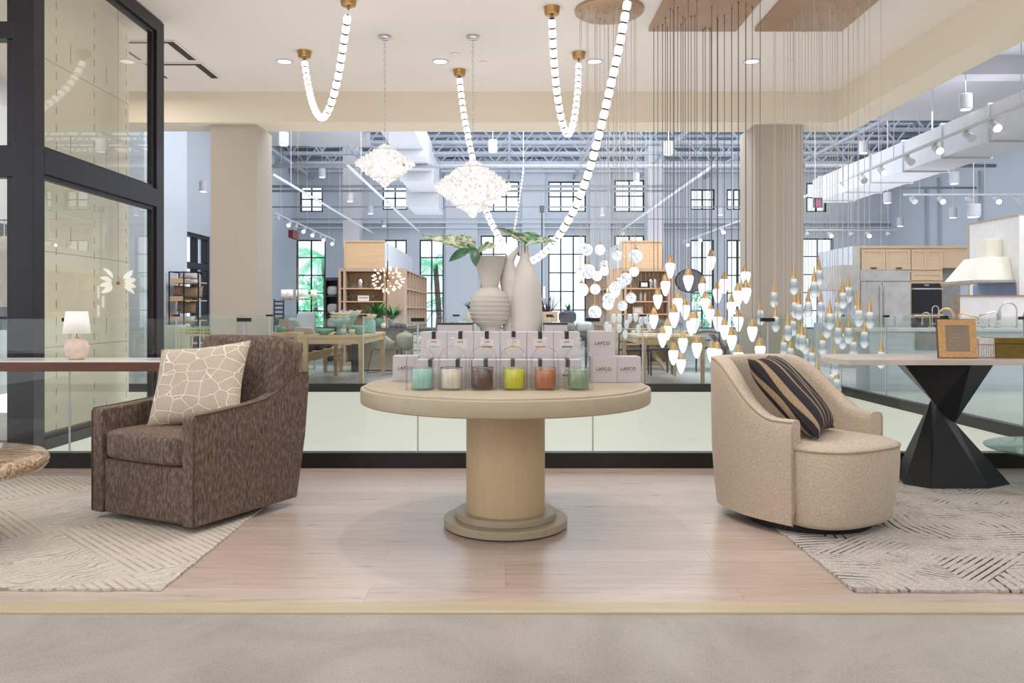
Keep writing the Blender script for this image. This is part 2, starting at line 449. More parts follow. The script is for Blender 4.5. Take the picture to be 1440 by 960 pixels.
def dashes():
    """off-white panel wall with joints and rows of short perforation marks"""
    t = NT('perforated_panel')
    v = t.sep(t.coord('Object'))
    y = t.math('FRACT', t.math('DIVIDE', t.math('SUBTRACT', v[1], 7.44), .72))
    z = t.math('FRACT', t.math('DIVIDE', v[2], .172))
    my = t.math('LESS_THAN', t.math('ABSOLUTE', t.math('SUBTRACT', y, .5)), .012)
    mz = t.math('LESS_THAN', z, .45)
    d = t.math('MULTIPLY', my, mz)
    jz = t.math('LESS_THAN', t.math('FRACT', t.math('DIVIDE', t.math('ADD', v[2], .1), .92)), .008)
    y2 = t.math('FRACT', t.math('DIVIDE', t.math('SUBTRACT', v[1], 7.70), .72))
    sl = t.math('MULTIPLY', t.math('LESS_THAN', t.math('ABSOLUTE', t.math('SUBTRACT', y2, .5)), .01),
                t.math('LESS_THAN', t.math('FRACT', t.math('DIVIDE', v[2], .92)), .2))
    m = t.math('MAXIMUM', t.math('MAXIMUM', d, jz), sl)
    col = t.mix(t.math('MULTIPLY', m, .75), (232,224,208), (70,68,64))
    b = t.bsdf(col, .6, emis=(244,238,214), estr=.14)  # faint self-glow brightens the wall behind the glazing
    return t.surf(b.outputs[0])
M['panel_wall'] = dashes()

# ---------------------------------------------------------------- mesh builder
class MB:
    def __init__(s): s.v = []; s.f = []
    def add(s, vs, fs):
        n = len(s.v); s.v += [tuple(p) for p in vs]; s.f += [tuple(i+n for i in f) for f in fs]; return s
    def box(s, x0, x1, y0, y1, z0, z1):
        e = ((len(s.f)//6) % 9)*.00016
        x0, x1 = min(x0,x1)-e, max(x0,x1)+e; y0, y1 = min(y0,y1)-e, max(y0,y1)+e; z0, z1 = min(z0,z1)-e, max(z0,z1)+e
        vs = [(x0,y0,z0),(x1,y0,z0),(x1,y1,z0),(x0,y1,z0),(x0,y0,z1),(x1,y0,z1),(x1,y1,z1),(x0,y1,z1)]
        return s.add(vs, [(0,3,2,1),(4,5,6,7),(0,1,5,4),(1,2,6,5),(2,3,7,6),(3,0,4,7)])
    def cyl(s, p0, p1, r0, r1=None, n=16, cap=True):
        r1 = r0 if r1 is None else r1
        p0 = Vector(p0); p1 = Vector(p1); d = (p1-p0).normalized()
        u = d.orthogonal().normalized(); w = d.cross(u)
        vs = []
        for p, r in ((p0, r0), (p1, r1)):
            for i in range(n):
                a = 2*PI*i/n; vs.append(p+(u*math.cos(a)+w*math.sin(a))*r)
        fs = [(i, (i+1) % n, n+(i+1) % n, n+i) for i in range(n)]
        if cap: fs += [tuple(range(n-1, -1, -1)), tuple(range(n, 2*n))]
        return s.add(vs, fs)
    def tube(s, pts, r, n=8, closed=False):
        pts = [Vector(p) for p in pts]; m = len(pts)
        rs = r if isinstance(r, (list, tuple)) else [r]*m
        vs = []; up = None
        for i in range(m):
            if closed: d = (pts[(i+1) % m]-pts[i-1])
            else: d = pts[min(i+1, m-1)]-pts[max(i-1, 0)]
            d.normalize()
            if up is None: up = d.orthogonal().normalized()
            up = (up-d*up.dot(d))
            if up.length < 1e-5: up = d.orthogonal()
            up.normalize(); w = d.cross(up)
            for k in range(n):
                a = 2*PI*k/n; vs.append(pts[i]+(up*math.cos(a)+w*math.sin(a))*rs[i])
        fs = []
        for i in range(m if closed else m-1):
            j = (i+1) % m
            for k in range(n):
                fs.append((i*n+k, i*n+(k+1) % n, j*n+(k+1) % n, j*n+k))
        if not closed: fs += [tuple(range(n-1, -1, -1)), tuple(range((m-1)*n, m*n))]
        return s.add(vs, fs)
    def lathe(s, prof, c=(0,0,0), n=32, sx=1, sy=1):
        vs = []; fs = []; m = len(prof)
        for (r, z) in prof:
            for k in range(n):
                a = 2*PI*k/n; vs.append((c[0]+r*sx*math.cos(a), c[1]+r*sy*math.sin(a), c[2]+z))
        for i in range(m-1):
            for k in range(n):
                fs.append((i*n+k, i*n+(k+1) % n, (i+1)*n+(k+1) % n, (i+1)*n+k))
        if prof[0][0] > 1e-6: fs.append(tuple(range(n-1, -1, -1)))
        if prof[-1][0] > 1e-6: fs.append(tuple(range((m-1)*n, m*n)))
        return s.add(vs, fs)
    def shell(s, prof, c=(0,0,0), n=32):     # open lathe, no caps
        vs = []; fs = []; m = len(prof)
        for (r, z) in prof:
            for k in range(n):
                a = 2*PI*k/n; vs.append((c[0]+r*math.cos(a), c[1]+r*math.sin(a), c[2]+z))
        for i in range(m-1):
            for k in range(n): fs.append((i*n+k, i*n+(k+1) % n, (i+1)*n+(k+1) % n, (i+1)*n+k))
        return s.add(vs, fs)
    def sphere(s, c, r, n=16, m=10, sc=(1,1,1)):
        prof = [(math.sin(PI*i/m), -math.cos(PI*i/m)) for i in range(m+1)]
        vs = []; fs = []
        for (a, z) in prof:
            for k in range(n):
                t = 2*PI*k/n; vs.append((c[0]+r*sc[0]*a*math.cos(t), c[1]+r*sc[1]*a*math.sin(t), c[2]+r*sc[2]*z))
        for i in range(m):
            for k in range(n): fs.append((i*n+k, i*n+(k+1) % n, (i+1)*n+(k+1) % n, (i+1)*n+k))
        return s.add(vs, fs)
    def octa(s, c, r, h):
        a = random.random()*PI; c = Vector(c)
        ax = Vector((random.uniform(-.5,.5), random.uniform(-.5,.5), 1)).normalized()
        u = ax.orthogonal().normalized(); w = ax.cross(u)
        vs = [c+ax*h, c-ax*h]+[c+(u*math.cos(a+k*PI/2)+w*math.sin(a+k*PI/2))*r for k in range(4)]
        return s.add(vs, [(0,2,3),(0,3,4),(0,4,5),(0,5,2),(1,3,2),(1,4,3),(1,5,4),(1,2,5)])
    def prism(s, poly, z0, z1, plane='xy'):
        n = len(poly)
        def mp(a, b, z):
            return {'xy': (a,b,z), 'yz': (z,a,b), 'xz': (a,z,b)}[plane]
        vs = [mp(a,b,z0) for a, b in poly]+[mp(a,b,z1) for a, b in poly]
        fs = [tuple(range(n-1,-1,-1)), tuple(range(n,2*n))]+[(i,(i+1)%n,n+(i+1)%n,n+i) for i in range(n)]
        return s.add(vs, fs)
    def torus(s, c, R, r, nrm='z', n=24, m=8, sc=(1,1)):
        pts = []
        for i in range(n):
            a = 2*PI*i/n; x = R*sc[0]*math.cos(a); y = R*sc[1]*math.sin(a)
            pts.append({'z': (c[0]+x,c[1]+y,c[2]), 'y': (c[0]+x,c[1],c[2]+y), 'x': (c[0],c[1]+x,c[2]+y)}[nrm])
        return s.tube(pts, r, m, closed=True)
    def xf(s, mat):
        s.v = [tuple(mat @ Vector(p)) for p in s.v]; return s
    def build(s, name, mat, parent=None, loc=(0,0,0), smooth=False, bevel=0, bseg=2, sub=0, auto=None, solid=0, rot=None):
        me = bpy.data.meshes.new(name); me.from_pydata(s.v, [], s.f); me.update()
        import bmesh
        bm = bmesh.new(); bm.from_mesh(me); bmesh.ops.recalc_face_normals(bm, faces=bm.faces); bm.to_mesh(me); bm.free()
        if smooth or auto:
            me.polygons.foreach_set('use_smooth', [True]*len(me.polygons))
        if auto: me.set_sharp_from_angle(angle=math.radians(auto))
        me.materials.append(M[mat] if isinstance(mat, str) else mat)
        o = bpy.data.objects.new(name, me); C.objects.link(o); o.location = loc
        if rot: o.rotation_euler = rot
        if parent: o.parent = parent
        if solid:
            md = o.modifiers.new('thickness', 'SOLIDIFY'); md.thickness = solid
        if bevel:
            md = o.modifiers.new('bevel', 'BEVEL'); md.width = bevel; md.segments = bseg; md.limit_method = 'ANGLE'; md.angle_limit = .6
        if sub:
            md = o.modifiers.new('subsurf', 'SUBSURF'); md.levels = sub; md.render_levels = sub
        return o

def tag(o, label, cat, group=None, kind=None):
    o['label'] = label; o['category'] = cat
    if group: o['group'] = group
    if kind: o['kind'] = kind
    return o
def thing(name, label, cat, loc=(0,0,0), rotz=0, group=None, rot=None):
    o = bpy.data.objects.new(name, None); C.objects.link(o); o.empty_display_size = .05
    o.location = loc; o.rotation_euler = rot if rot else (0,0,rotz)
    return tag(o, label, cat, group)
def struct(name, mb, mat, label=None, cat=None, **kw):
    o = mb.build(name, mat, **kw); o['kind'] = 'structure'
    if label: o['label'] = label
    if cat: o['category'] = cat
    return o
KIDS = {}
def dup(root, loc=None, rotz=None, label=None):
    r = root.copy(); C.objects.link(r)
    if loc is not None: r.location = loc
    if rotz is not None: r.rotation_euler = (0,0,rotz)
    if label: r['label'] = label
    for ch in [o for o in bpy.data.objects if o.parent == root]:
        c = ch.copy(); C.objects.link(c); c.parent = r
        for g in [o for o in bpy.data.objects if o.parent == ch]:
            d = g.copy(); C.objects.link(d); d.parent = c
    return r
def catmull(pts, n=12):
    out = []; pts = [Vector(p) for p in pts]
    for i in range(len(pts)-1):
        p0 = pts[max(i-1,0)]; p1 = pts[i]; p2 = pts[i+1]; p3 = pts[min(i+2,len(pts)-1)]
        for k in range(n):
            t = k/n
            out.append(.5*((2*p1)+(p2-p0)*t+(2*p0-5*p1+4*p2-p3)*t*t+(3*p1-p0-3*p2+p3)*t**3))
    out.append(pts[-1]); return out
def resample(pts, step):
    out = [pts[0].copy()]; acc = 0; last = pts[0].copy()
    for p in pts[1:]:
        while (p-last).length >= step:
            last = last+(p-last).normalized()*step; out.append(last.copy())
    return out
def lettering(txt, size, mat, parent, loc, rot, name='lettering', spacing=1.0):
    cu = bpy.data.curves.new('lettering_curve', 'FONT'); cu.body = txt; cu.size = size
    cu.align_x = 'CENTER'; cu.align_y = 'CENTER'; cu.extrude = .0003; cu.space_character = spacing; cu.offset = size*.012
    tmp = bpy.data.objects.new('tmp_lettering', cu); C.objects.link(tmp)
    bpy.context.view_layer.update()
    me = bpy.data.meshes.new_from_object(tmp.evaluated_get(bpy.context.evaluated_depsgraph_get()))
    bpy.data.objects.remove(tmp); bpy.data.curves.remove(cu)
    me.materials.clear(); me.materials.append(M[mat])
    o = bpy.data.objects.new(name, me); C.objects.link(o); o.parent = parent; o.location = loc; o.rotation_euler = rot
    return o
# ================================================================ THE SETTING
struct('floor', MB().box(-8, 13, 3.2, 6.05, -.12, 0), 'planks', 'blonde oak plank floor of the display platform', 'floor')
struct('floor', MB().box(-8, 13, -3, 3.1, -.12, -.004), 'concrete', 'polished grey concrete aisle in front of the platform', 'floor')
struct('trim_1', MB().box(-8, 13, 3.095, 3.2, -.1, .006), 'nosing', 'honey oak nosing strip between planks and concrete', 'trim', bevel=.004)
struct('floor', MB().box(-7.1, 13, 11.62, 27, -.12, 0), 'far_floor', 'pale store floor beyond the atrium', 'floor')
struct('floor', MB().box(4.78, 13, 6.05, 11.62, -.12, 0), 'side_floor', 'pale floor to the right of the atrium', 'floor')
struct('floor', MB().box(-8, -3.9, 6.05, 9.2, -.12, 0), 'far_floor', 'pale floor behind the dark framed glazing', 'floor')
struct('floor', MB().box(-8, 5, 5.9, 11.8, -4.6, -4.5), 'side_floor', 'lower storey floor under the atrium', 'floor')
# slab edges of the atrium opening
struct('trim_2', MB().box(-7.1, 4.8, 11.55, 11.63, -1.6, 0), 'fascia', 'off-white slab edge on the far side of the atrium', 'trim')
struct('trim_3', MB().box(4.7, 4.78, 6.1, 11.55, -1.6, 0), 'fascia', 'off-white slab edge on the right of the atrium', 'trim')
struct('trim_4', MB().box(-7.1, 4.7, 6.06, 6.12, -1.6, -.02), 'fascia', 'off-white slab edge under the near balustrade', 'trim')
struct('trim_5', MB().box(-3.93, -3.87, 6.12, 9.2, -1.6, 0), 'fascia', 'off-white slab edge under the dark glazing', 'trim')
# ceilings and beams
struct('ceiling', MB().box(-8, 4.95, -2.5, 11.95, 4.45, 4.6), 'ceiling', 'warm white plaster ceiling over the atrium', 'ceiling')
struct('trim_6', MB().box(-7.1, 4.94, 11.9, 12.5, 3.99, 5.2), 'beam', 'cream downstand beam across the back of the atrium', 'beam')
struct('trim_7', MB().box(4.94, 5.41, -2.5, 12.5, 3.99, 5.2), 'beam', 'cream downstand beam along the right of the atrium', 'beam')
struct('ceiling', MB().box(-7.1, 13, 12.5, 27.1, 6.35, 6.5), 'deck', 'grey metal roof deck of the far store', 'ceiling')
struct('ceiling', MB().box(-7.1, -3.55, 12.55, 20.9, 5.5, 6.3), 'soffit', 'white dropped soffit at the left of the far store', 'ceiling')
struct('ceiling', MB().box(5.41, 13, -2.5, 15.6, 4.9, 5.1), 'soffit', 'pale grey ceiling right of the atrium', 'ceiling')
m = MB()
for y in (9.2, 11.6): m.box(5.41, 13, y, y+.35, 4.62, 4.9)
struct('trim_8', m, 'soffit', 'shallow beams under the right hand ceiling', 'beam')

def wall_grid(axis, fixed0, fixed1, a0, a1, z0, z1, holes):
    As = sorted(set([a0, a1]+[h[0] for h in holes]+[h[1] for h in holes]))
    Zs = sorted(set([z0, z1]+[h[2] for h in holes]+[h[3] for h in holes]))
    m = MB()
    for i in range(len(As)-1):
        for j in range(len(Zs)-1):
            ca = (As[i]+As[i+1])/2; cz = (Zs[j]+Zs[j+1])/2
            if any(h[0] < ca < h[1] and h[2] < cz < h[3] for h in holes): continue
            if axis == 'x': m.box(As[i], As[i+1], fixed0, fixed1, Zs[j], Zs[j+1])
            else: m.box(fixed0, fixed1, As[i], As[i+1], Zs[j], Zs[j+1])
    return m
YB = 27.0
low = [(417,458,337,462), (541,572,337,462), (590,624,337,462), (676,730,331,462), (771,824,331,462), (864,906,331,462), (971,1004,337,462), (1022,1052,337,462), (1128,1172,335,462)]
upp = [(422,454,262,298), (538,573,262,295), (606,624,266,295), (676,730,255,298), (771,824,255,298), (864,906,253,298), (971,1005,266,295), (1022,1042,266,295), (1134,1162,257,298)]
holes = []
for (a, b, t, u) in low+upp:
    holes.append((FX(a, YB), FX(b, YB), FZ(u, YB), FZ(t, YB)))
struct('wall_back', wall_grid('x', YB, YB+.3, -7.1, 13, 0, 6.4, holes), 'white_wall', 'cool white back wall of the far store', 'wall')
for i, h in enumerate(holes):
    x0, x1, z0, z1 = h; m = MB(); w = .045
    m.box(x0, x1, YB+.02, YB+.09, z0, z0+w).box(x0, x1, YB+.02, YB+.09, z1-w, z1)
    m.box(x0, x0+w, YB+.02, YB+.09, z0, z1).box(x1-w, x1, YB+.02, YB+.09, z0, z1)
    nx = 3 if (x1-x0) > 1.1 else 2; nz = max(2, round((z1-z0)/.62))
    for k in range(1, nx): x = x0+(x1-x0)*k/nx; m.box(x-.022, x+.022, YB+.025, YB+.08, z0, z1)
    for k in range(1, nz): z = z0+(z1-z0)*k/nz; m.box(x0, x1, YB+.025, YB+.08, z-.018, z+.018)
    fr = struct('window_%d' % (i+1), m, 'frame_dark')
    p = MB().box(x0, x1, YB+.05, YB+.056, z0, z1).build('pane', 'win_glass', fr)
# left wall with glazed door and a side window
struct('wall_left', wall_grid('y', -7.4, -7.1, 6.0, 27.3, 0, 6.4, [(17.7, 19.2, 0, 2.95), (10.0, 11.5, .9, 2.42)]), 'white_wall', 'cool white left wall of the far store', 'wall')
m = MB()
for (a, b) in ((17.7,17.82), (18.42,18.5), (19.08,19.2)): m.box(-7.3, -7.14, a, b, 0, 2.95)
for (a, b) in ((0,.2), (.95,1.02), (1.55,1.6), (2.14,2.28), (2.87,2.95)): m.box(-7.3, -7.14, 17.7, 19.2, a, b)
d = struct('door_1', m, 'frame_dark', 'dark framed glazed exit door with transom', 'door')
MB().box(-7.24, -7.23, 17.7, 19.2, 0, 2.95).build('pane', 'win_glass', d)
MB().box(-7.14, -7.09, 18.6, 18.95, 2.02, 2.1).build('door_closer', 'frame_dark', d)
m = MB()
for a in (10.0, 10.72, 11.42): m.box(-7.3, -7.2, a, a+.08, .9, 2.42)
for a in (.9, 1.6, 2.36): m.box(-7.3, -7.2, 10, 11.5, a, a+.06)
w = struct('window_20', m, 'frame_dark')
MB().box(-7.26, -7.25, 10, 11.5, .9, 2.42).build('pane', 'win_glass', w)
struct('wall_right', MB().box(13, 13.3, -2.5, 27.3, 0, 6.4), 'white_wall', 'cool white right wall of the store', 'wall')
struct('wall_front', MB().box(-8, 13, -3.2, -3, 0, 2.9), 'ceiling', 'warm white wall behind the viewpoint', 'wall')
# columns
struct('trim_9', MB().box(FX(296,12.02), FX(361,12.02), 12.02, 12.80, 0, 3.99), 'column', 'square plaster column left of the far balustrade', 'column')
struct('trim_10', MB().box(FX(1062,12.02), FX(1130,12.02), 12.02, 12.80, 0, 3.99), 'column', 'square plaster column right of the far balustrade', 'column')
struct('trim_11', MB().box(FX(482,24.5), FX(505,24.5), 24.5, 25.1, 0, 6.35), 'soffit', 'grey square column before the far windows, left', 'column')
struct('trim_12', MB().box(FX(911,24.5), FX(933,24.5), 24.5, 25.1, 0, 6.35), 'soffit', 'grey square column before the far windows, right', 'column')
m = MB()
for (a, b) in ((627, 672), (734, 766), (829, 858)): m.box(FX(a,27), FX(b,27), 26.85, 27.02, 0, 6.3)
struct('trim_13', m, 'white_wall', 'white pilasters between the far windows', 'pilaster')
m = MB(); m.box(-7.1, 13, 26.8, 27, 3.95, 4.0).box(-7.1, 13, 26.8, 27, 4.12, 4.2)
struct('trim_14', m, 'white_wall', 'string course above the lower windows', 'moulding')
struct('baseboard_back', MB().box(-7.1, 13, 26.94, 27, 0, .2), 'soffit')
struct('trim_15', MB().box(-7.1, -6.4, 14.1, 16.0, 0, 5.5), 'white_wall', 'white wall return left of the glazed door', 'wall')

# dark storefront glazing on the left
m = MB()
m.box(-4.055, -3.88, 6.545, 6.70, 0, 4.45)
for (z0, z1) in ((0, .09), (2.33, 2.53), (4.29, 4.43)): m.box(-3.98, -3.88, 6.70, 9.05, z0, z1)
m.box(-3.98, -3.88, 8.86, 9.05, 0, 4.43)
for (z0, z1) in ((.09,2.33), (2.53,4.29)):
    m.box(-3.965, -3.905, 6.70, 6.75, z0, z1); m.box(-3.965, -3.905, 8.80, 8.86, z0, z1)
    m.box(-3.965, -3.905, 6.70, 8.86, z0, z0+.04); m.box(-3.965, -3.905, 6.70, 8.86, z1-.04, z1)
for (z0, z1) in ((0, .09), (2.28, 2.54), (3.42, 3.56)): m.box(-7.1, -4.055, 6.56, 6.68, z0, z1)
m.box(-5.6, -5.4, 6.56, 6.68, 0, 4.45).box(-4.12, -4.055, 6.58, 6.66, 0, 4.45)
gz = struct('window_21', m, 'frame_dark', 'tall dark bronze framed glazing at the left of the atrium', 'window', bevel=.006)
MB().box(-3.94, -3.93, 6.70, 8.9, .05, 2.36).build('pane', 'tower_glass', gz)
MB().box(-3.94, -3.93, 6.70, 8.9, 2.5, 4.32).build('pane', 'tower_glass', gz)
MB().box(-7.1, -4.06, 6.61, 6.62, .05, 2.3).build('pane', 'tower_glass', gz)
MB().box(-7.1, -4.06, 6.61, 6.62, 2.5, 4.4).build('pane', 'tower_glass', gz)
struct('wall_stair', MB().box(-4.5, -4.4, 7.55, 9.3, 0, 4.45), 'panel_wall', 'off-white panel wall with rows of short dark marks behind the glazing', 'wall')

# ---- balustrades
def balustrade(label, run, y, joints, clips, a0, a1, axis='x'):
    r = thing('glass_balustrade', label, 'railing')
    def bx(m, p0, p1, q0, q1, z0, z1):
        return m.box(p0, p1, q0, q1, z0, z1) if axis == 'x' else m.box(q0, q1, p0, p1, z0, z1)
    bx(MB(), a0, a1, y-.04, y+.05, .0, .115).build('base_shoe', 'shoe', r, bevel=.003)
    js = [a0]+joints+[a1]
    for i in range(len(js)-1):
        if js[i+1]-js[i] < .05: continue
        bx(MB(), js[i]+.006, js[i+1]-.006, y, y+.013, .11, 1.116).build('glass_panel', 'rail_glass', r)
    for c in clips:
        bx(MB(), c-.05, c+.05, y-.012, y+.025, 1.095, 1.122).build('joint_clip', 'black_metal', r)
    for c in joints: bx(MB(), c-.005, c+.005, y+.001, y+.012, .11, 1.1).build('joint_seal', 'pipe', r)
nx = [-5.9, -4.59, -3.28, -1.967, -.66, .656, 1.97, 3.28]
balustrade('long glass balustrade with black base behind the round candle table', 'x', 5.985, nx, nx, -7.1, 4.69)
fx = [-6.2, -4.8, -3.44, -2.07, -.72, .64, 2.0, 3.36]
balustrade('glass balustrade along the far edge of the atrium, before the wooden tables', 'x', 11.60, fx, fx, -7.0, 4.73)
rx = [7.3, 8.62, 9.93, 11.25]
balustrade('glass balustrade running back along the right edge of the atrium', 'y', 4.74, rx, rx, 6.06, 11.55, axis='y')

# ---- roof trusses, pipes, ducts
for k, y in enumerate((18.6, 20.1, 21.6, 23.1, 24.6, 26.1)):
    m = MB(); x0, x1 = -7.05, 12.9
    for z in (6.26, 5.74):
        m.box(x0, x1, y-.09, y-.02, z-.04, z+.04); m.box(x0, x1, y+.02, y+.09, z-.04, z+.04)
    x = x0; up = True
    while x < x1-.45:
        m.cyl((x, y, 5.74 if up else 6.26), (x+.42, y, 6.26 if up else 5.74), .025, n=6); x += .42; up = not up
    tag(m.build('roof_truss', 'truss'), 'white open-web steel truss under the roof deck of the far store', 'truss', 'open-web roof trusses')
m = MB()
for x in [-6.5+2.2*k for k in range(9)]: m.box(x-.03, x+.03, 18.2, 26.9, 5.62, 5.70)
struct('trim_16', m, 'truss', 'bridging bars under the trusses', 'bridging')

def pipe(label, pts, r=.03, grp='ceiling pipes of the far store', name='ceiling_pipe', mt='pipe', cat='pipe'):
    return tag(MB().tube(pts, r, 8).build(name, mt, smooth=True), label, cat, grp)
def hpipe(px0, px1, py, Y, r, label):
    pipe(label, [P(px0,py,Y), P(px1,py,Y)], r, mt='pipe_dim')
hpipe(383, 1105, 233.5, 18.0, .045, 'thick pale pipe running across just under the trusses')
hpipe(383, 960, 262, 22.0, .04, 'upper of two close pale pipes crossing the upper windows')
hpipe(383, 960, 268.5, 22.4, .035, 'lower of two close pale pipes crossing the upper windows')
hpipe(383, 1060, 291, 23.0, .02, 'thin pale pipe crossing the upper window sills')
hpipe(400, 1060, 308, 23.5, .018, 'thin pale pipe crossing between the two window rows')
hpipe(1132, 1400, 233, 18.0, .04, 'pale pipe crossing behind the kitchen lights')
hpipe(1210, 1410, 264, 22.0, .03, 'pale horizontal pipe on the blue wall above the kitchen')
# vertical conduits on right wall
for (px, t, b, lab) in ((1301, 262, 346, 'left one of the vertical conduits on the right wall'), (1319, 250, 346, 'middle one of the vertical conduits on the right wall'), (1377, 240, 330, 'right one of the vertical conduits on the right wall')):
    Y = 12.9*F/(px-CX)
    pipe(lab, [(12.9, Y, 1.5), (12.9, Y, FZ(t, Y))], .035, 'wall conduits')
# rectangular ducts
def duct(label, x0, x1, z0, z1, y0, y1, seg=1.2):
    m = MB().box(x0, x1, y0, y1, z0, z1); y = y0+.4
    for yy in (y0+.5, (y0+y1)/2-.2, 15.2): m.cyl(((x0+x1)/2,yy,z1-.01),((x0+x1)/2,yy,4.89),.012,n=6)
    while y < y1: m.box(x0-.025, x1+.025, y, y+.05, z0-.025, z1+.025); y += seg
    return tag(m.build('air_duct', 'white_metal'), label, 'duct')
m = MB()
dz = [(13.0, 4.72, 5.3, -2.35, -1.75), (15.0, 4.62, 5.25, -2.4, -1.75), (17.0, 4.5, 5.15, -2.45, -1.75), (19.0, 4.3, 4.95, -2.5, -1.75), (21.0, 3.95, 4.6, -2.6, -1.8)]
for (y, z0, z1, x0, x1) in dz:
    m.box(x0, x1, y, y+1.96, z0, z1); m.box(x0-.03, x1+.03, y+.0, y+.06, z0-.03, z1+.03)
for y in (14, 18, 22): m.cyl((-2.3,y,4.4),(-2.3,y,6.34),.012,n=6)
tag(m.build('air_duct', 'white_metal'), 'large white rectangular duct stepping down behind the two crystal chandeliers', 'duct')
duct('long white rectangular duct above the kitchen display', 6.75, 7.5, 3.55, 4.05, 9.5, 17.5)
# diffuser vents on the ceiling
for (y0, y1, lab) in ((9.63, 10.39, 'square white ceiling vent nearer the dark glazing top'), (10.5, 11.2, 'square white ceiling vent nearer the back beam')):
    v = thing('ceiling_vent', lab, 'vent', (-4.4, (y0+y1)/2, 4.45), group='ceiling vents')
    h = (y1-y0)/2
    MB().box(-.4, .4, -h, h, -.012, -.002).build('frame', 'ceiling', v)
    MB().box(-.37, .37, -h+.03, h-.03, -.016, -.012).build('slot', 'vent_dark', v)
    MB().box(-.32, .28, -h+.07, h-.03, -.022, -.016).build('blade', 'ceiling', v)
for i, (px, lab) in enumerate(((400, 'round recessed downlight beside the leftmost brass canopy'), (619, 'round recessed downlight between the two crystal chandelier chains'), (836, 'round recessed downlight beside the right end of the looped bead strand'), (1057, 'round recessed downlight between the two square bronze plates'))):
    x = FX(px, 10.45)
    dl = thing('ceiling_downlight', lab, 'downlight', (x, 10.45, 4.45), group='recessed ceiling downlights')
    MB().torus((0,0,-.004), .1, .01, n=28).build('trim_ring', 'pipe', dl, smooth=True)
    MB().cyl((0,0,-.006), (0,0,-.001), .095, n=28).build('lens', 'downlight', dl)
for (px, py, r, lab) in ((640, 76, .07, 'small round smoke detector plate left of the second chandelier chain'), (680, 87, .05, 'small sprinkler cover disc right of the second chandelier chain'), (1112, 85, .05, 'small sprinkler cover disc under the right bronze plate')):
    Y = 3.275*F/(CY-py)
    tag(MB().lathe([(r, 0), (r, -.012), (r*.6, -.02), (0, -.02)][::-1]).build('ceiling_disc', 'ceiling', loc=(FX(px, Y), Y, 4.45), smooth=False), lab, 'ceiling disc')

# ---- lighting tracks with spot heads
def track(label, p0, p1, heads, down=.12, drop=None):
    t = thing('lighting_track', label, 'track light')
    p0 = Vector(p0); p1 = Vector(p1)
    MB().tube([p0, p1], .025, 4).build('rail', 'white_metal', t)
    m = MB()
    for f in (.1, .5, .9):
        q = p0.lerp(p1, f); m.cyl(q, (q.x, q.y, (drop or q.z+1.2)), .006, n=6)
    m.build('hanger', 'pipe', t)
    for (f, lit) in heads:
        q = p0.lerp(p1, f)
        h = MB().cyl(q, q+Vector((0,0,-.06)), .012, n=6).cyl(q+Vector((0,.06,-.06)), q+Vector((0,-.08,-.15)), .045, .055, n=12).build('spot_head', 'white_metal', t, smooth=False)
        if lit:
            MB().sphere(q+Vector((0,-.085,-.152)), .042, 10, 6).build('lens', 'spot_lens', h, smooth=True)
track('long lighting track descending toward the right above the kitchen', P(1125,279,15.5), P(1500,122,8.4), [(.25,1),(.36,0),(.45,1),(.56,0),(.66,1),(.76,0),(.83,1),(.94,0)], drop=4.9)
track('horizontal track with two lit spots before the blue wall above the oven', P(1270,273.5,15.2), P(1500,273.5,15.2), [(.06,0),(.23,1),(.4,0),(.57,1),(.7,0)], drop=4.9)
track('short horizontal track with two lit spots left of the oven cabinets', P(1132,323.5,19), P(1262,323.5,19), [(.03,0),(.27,1),(.5,0),(.68,1),(.9,0)], drop=5.6)
track('left diagonal track above the dining display', (-4.13,14.2,3.6), (-4.13,25.5,3.6), [], drop=5.6)
track('diagonal track passing left of the white duct', (-2.66,13.4,3.62), (-2.66,26,3.62), [], drop=5.6)
track('diagonal track running toward the round dark mirror', (3.5,13.4,3.62), (3.5,25,3.62), [(.9,0)], drop=5.6)
track('low track with a row of lit spots above the tall left window', P(385,299,19.0), P(470,337,23.5), [(.05,0),(.22,1),(.32,0),(.45,1),(.6,1),(.72,0),(.8,1),(.97,1)], drop=5.5)
track('low track with lit spots before the window right of the round mirror', P(960,340,24), P(1040,310,19), [(.1,1),(.35,1),(.75,1)], drop=5.6)

# ---- white cylinder pendants
cyl_light = None
cl = [(399,195,14,5), (453,243,20,5), (492,277,20,4), (521,295,23,4), (540,313,26,3), (693,205,15,5), (940,208,14,5), (895,249,20,4), (847,297,23,3), (1013,297,23,3), (1214,207,15,5), (1358,143,11.5,4.9), (1248,278,17,4.9), (1342,250,15,4.9), (1266,312,21,5), (1340,299,18,5), (1369,296,14,4.9), (286,262,17,5)]
lab_cl = ['beside the left plaster column, high up', 'left of the first crystal chandelier', 'in front of the grey left far column', 'below the smaller chandelier, nearer one', 'below the smaller chandelier, farther one', 'behind the bead strand above the larger chandelier', 'behind the dark cables under the trusses', 'in front of the upper window right of centre', 'above the marbled globes', 'above the narrow far right window', 'just right of the right plaster column', 'nearest and largest, under the right ceiling', 'below the long kitchen track', 'before the blue wall near the long duct', 'small and low above the fridge cabinets', 'small one right of the oven cabinets', 'wide one above the tall white hood panel', 'seen between dark glazing and left column']
